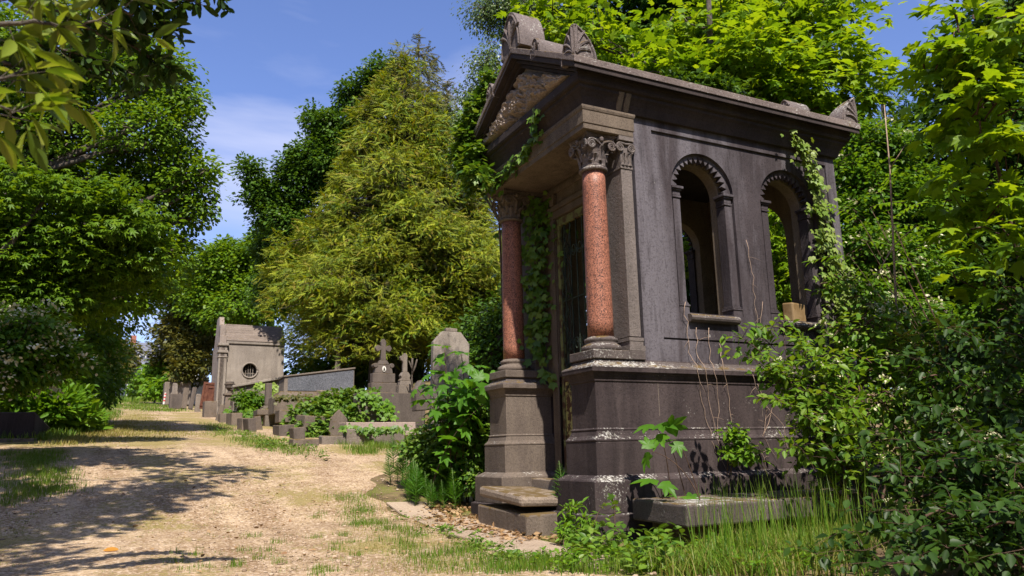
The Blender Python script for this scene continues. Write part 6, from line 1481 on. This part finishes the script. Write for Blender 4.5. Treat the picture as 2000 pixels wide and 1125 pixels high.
# ------------------------------------------------------------------ near branches and the trees that throw the shade
def near_branch(name, label, cat, base, limbs, leaf, mat, size, seed, per, bark='bark', r=.03, whorl=False):
    """a tree beside the camera whose leafy branches reach into view; limbs = lists of (px, py, depth)"""
    rng = np.random.default_rng(seed); base = np.array(base, float); root = thing(name, label, cat, base); tb = MB()
    P, D, Nn, S = [], [], [], []
    h0 = np.array([base[0], base[1], max(at(*limbs[0][0])[2] + .2, 2.0)])
    tb.tube([(0, 0, -.3), (.05, .02, (h0[2] - base[2]) * .5), h0 - base], [r * 2.4, r * 1.9, r * 1.3], 8)
    for ln in limbs:
        pts = [h0] + [at(*q) for q in ln]; Q = []
        for i in range(len(pts) - 1):
            for f in np.linspace(0, 1, 6)[:-1]: Q.append(pts[i] * (1 - f) + pts[i + 1] * f + rng.normal(size=3) * .008)
        Q.append(pts[-1]); tb.tube([q - base for q in Q], list(np.linspace(r * .6, r * .10, len(Q))), 6)
        for k in range(3, len(Q)):
            for _ in range(per):
                ax = unit(Q[k] - Q[k - 1]); d = unit(ax * .9 + rng.normal(size=3) * .8); l = rng.uniform(.25, 1) * size * 1.6
                e_ = Q[k] + d * l - ZZ * .1 * l; tb.tube([Q[k] - base, e_ - base], [r * .09, r * .05], 4, cap=False)
                for j in range(5 if whorl else 6):
                    f = 1 if whorl else (j + 1) / 6
                    P.append(Q[k] * (1 - f) + e_ * f); D.append(d * (1.0 if whorl else .6) + rng.normal(size=3) * .75 - ZZ * .1); Nn.append(ZZ + rng.normal(size=3) * .45); S.append(size * rng.uniform(.6, 1.15))
    leaves('crown', P, D, Nn, S, leaf, mat, root, base); tb.build('trunk', MT[bark], root, smooth=True, recalc=False); return root
near_branch('laurel_tree', 'laurel with large yellow green leaves reaching in at the upper left corner', 'tree', flat_ground(-7.4, -5.0),
   [[(-60, 60, 2.6), (60, 40, 2.7), (150, 55, 2.9), (230, 30, 3.0)], [(-60, 0, 2.7), (100, -30, 2.9), (225, -5, 3.0)], [(-80, 180, 2.5), (20, 150, 2.6), (90, 120, 2.9)], [(-80, 250, 2.4), (-10, 215, 2.5), (30, 210, 2.6)]],
   T_LANCE, L['laurel'], .135, 91, 1, whorl=True, r=.022)
near_branch('beech_tree', 'beech whose small dark leaves hang into the top of the sky', 'tree', flat_ground(-8.2, -2.6),
   [[(60, 0, 4.6), (180, 60, 4.8), (260, 90, 5.0), (320, 130, 5.0)], [(150, -40, 4.6), (260, -20, 4.8), (330, 0, 4.9), (420, -6, 5.0)], [(160, -20, 4.7), (270, 30, 4.9), (325, 50, 5.0)], [(0, 120, 4.8), (120, 130, 5.2), (230, 140, 5.4), (310, 150, 5.4)], [(-40, 80, 4.8), (100, 90, 5.1), (200, 120, 5.3)]],
   T_OVAL, L['beech'], .10, 92, 3, r=.03)
def shade_tree(name, label, base, blobs, n, size, seed):
    return tree(name, label, 'tree', base, [(np.array(c, float), r) for c, r in blobs], T_OVATE, L['oakdark'], size, n, 26, .4, .6, seed=seed, trunk_r=.18)
shade_tree('lime_tree', 'leafy lime beside the camera shading the lower right corner', flat_ground(6.4, -9.2), [((2.0, -7.5, 6.0), 1.15), ((3.4, -7.4, 6.8), 1.5), ((5.0, -7.0, 7.2), 1.7), ((4.8, -8.6, 5.6), 1.6), ((3.2, -8.4, 5.2), 1.2), ((6.6, -6.2, 7.0), 1.6), ((7.6, -8.0, 6.4), 2.0)], 620, .24, 95)
shade_tree('lime_tree', 'leafy lime on the left verge throwing shade across the near path', flat_ground(-9.5, -2.0), [((-6.6, -2.4, 8.4), 1.1), ((-7.6, -1.6, 8.8), 1.7), ((-8.6, -.6, 9.4), 1.6), ((-5.4, -1.6, 8.8), .9), ((-7.9, 1.6, 9.6), 1.5), ((-7.0, -4.6, 8.0), .9), ((-6.9, 3.2, 8.8), 1.5), ((-5.5, 2.8, 8.5), 1.0), ((-4.4, .4, 8.6), .7)], 460, .22, 96)

# unseen wood behind and beside the camera, added to cut the sky fill
def wood(seed):
    rng = np.random.default_rng(seed); P = []
    for _ in range(1500):
        P.append((rng.uniform(-34, 34), -20 - rng.random() * 7, rng.uniform(-1, 11)))
    for _ in range(900):
        P.append((17 + rng.random() * 7, rng.uniform(-22, 8), rng.uniform(-1, 11)))
    for _ in range(900):
        P.append((-17 - rng.random() * 6, rng.uniform(-22, 10), rng.uniform(-1, 11)))
    P = np.array(P); P = np.repeat(P, 4, 0) + rng.normal(size=(len(P) * 4, 3)) * .7; n = len(P)
    return tag(leaves('far_wood', P, rng.normal(size=(n, 3)), rng.normal(size=(n, 3)) + ZZ * .4, rng.uniform(.5, 1.2, n), T_ROUND, L['oakdark']), kind='stuff')
wood(3)
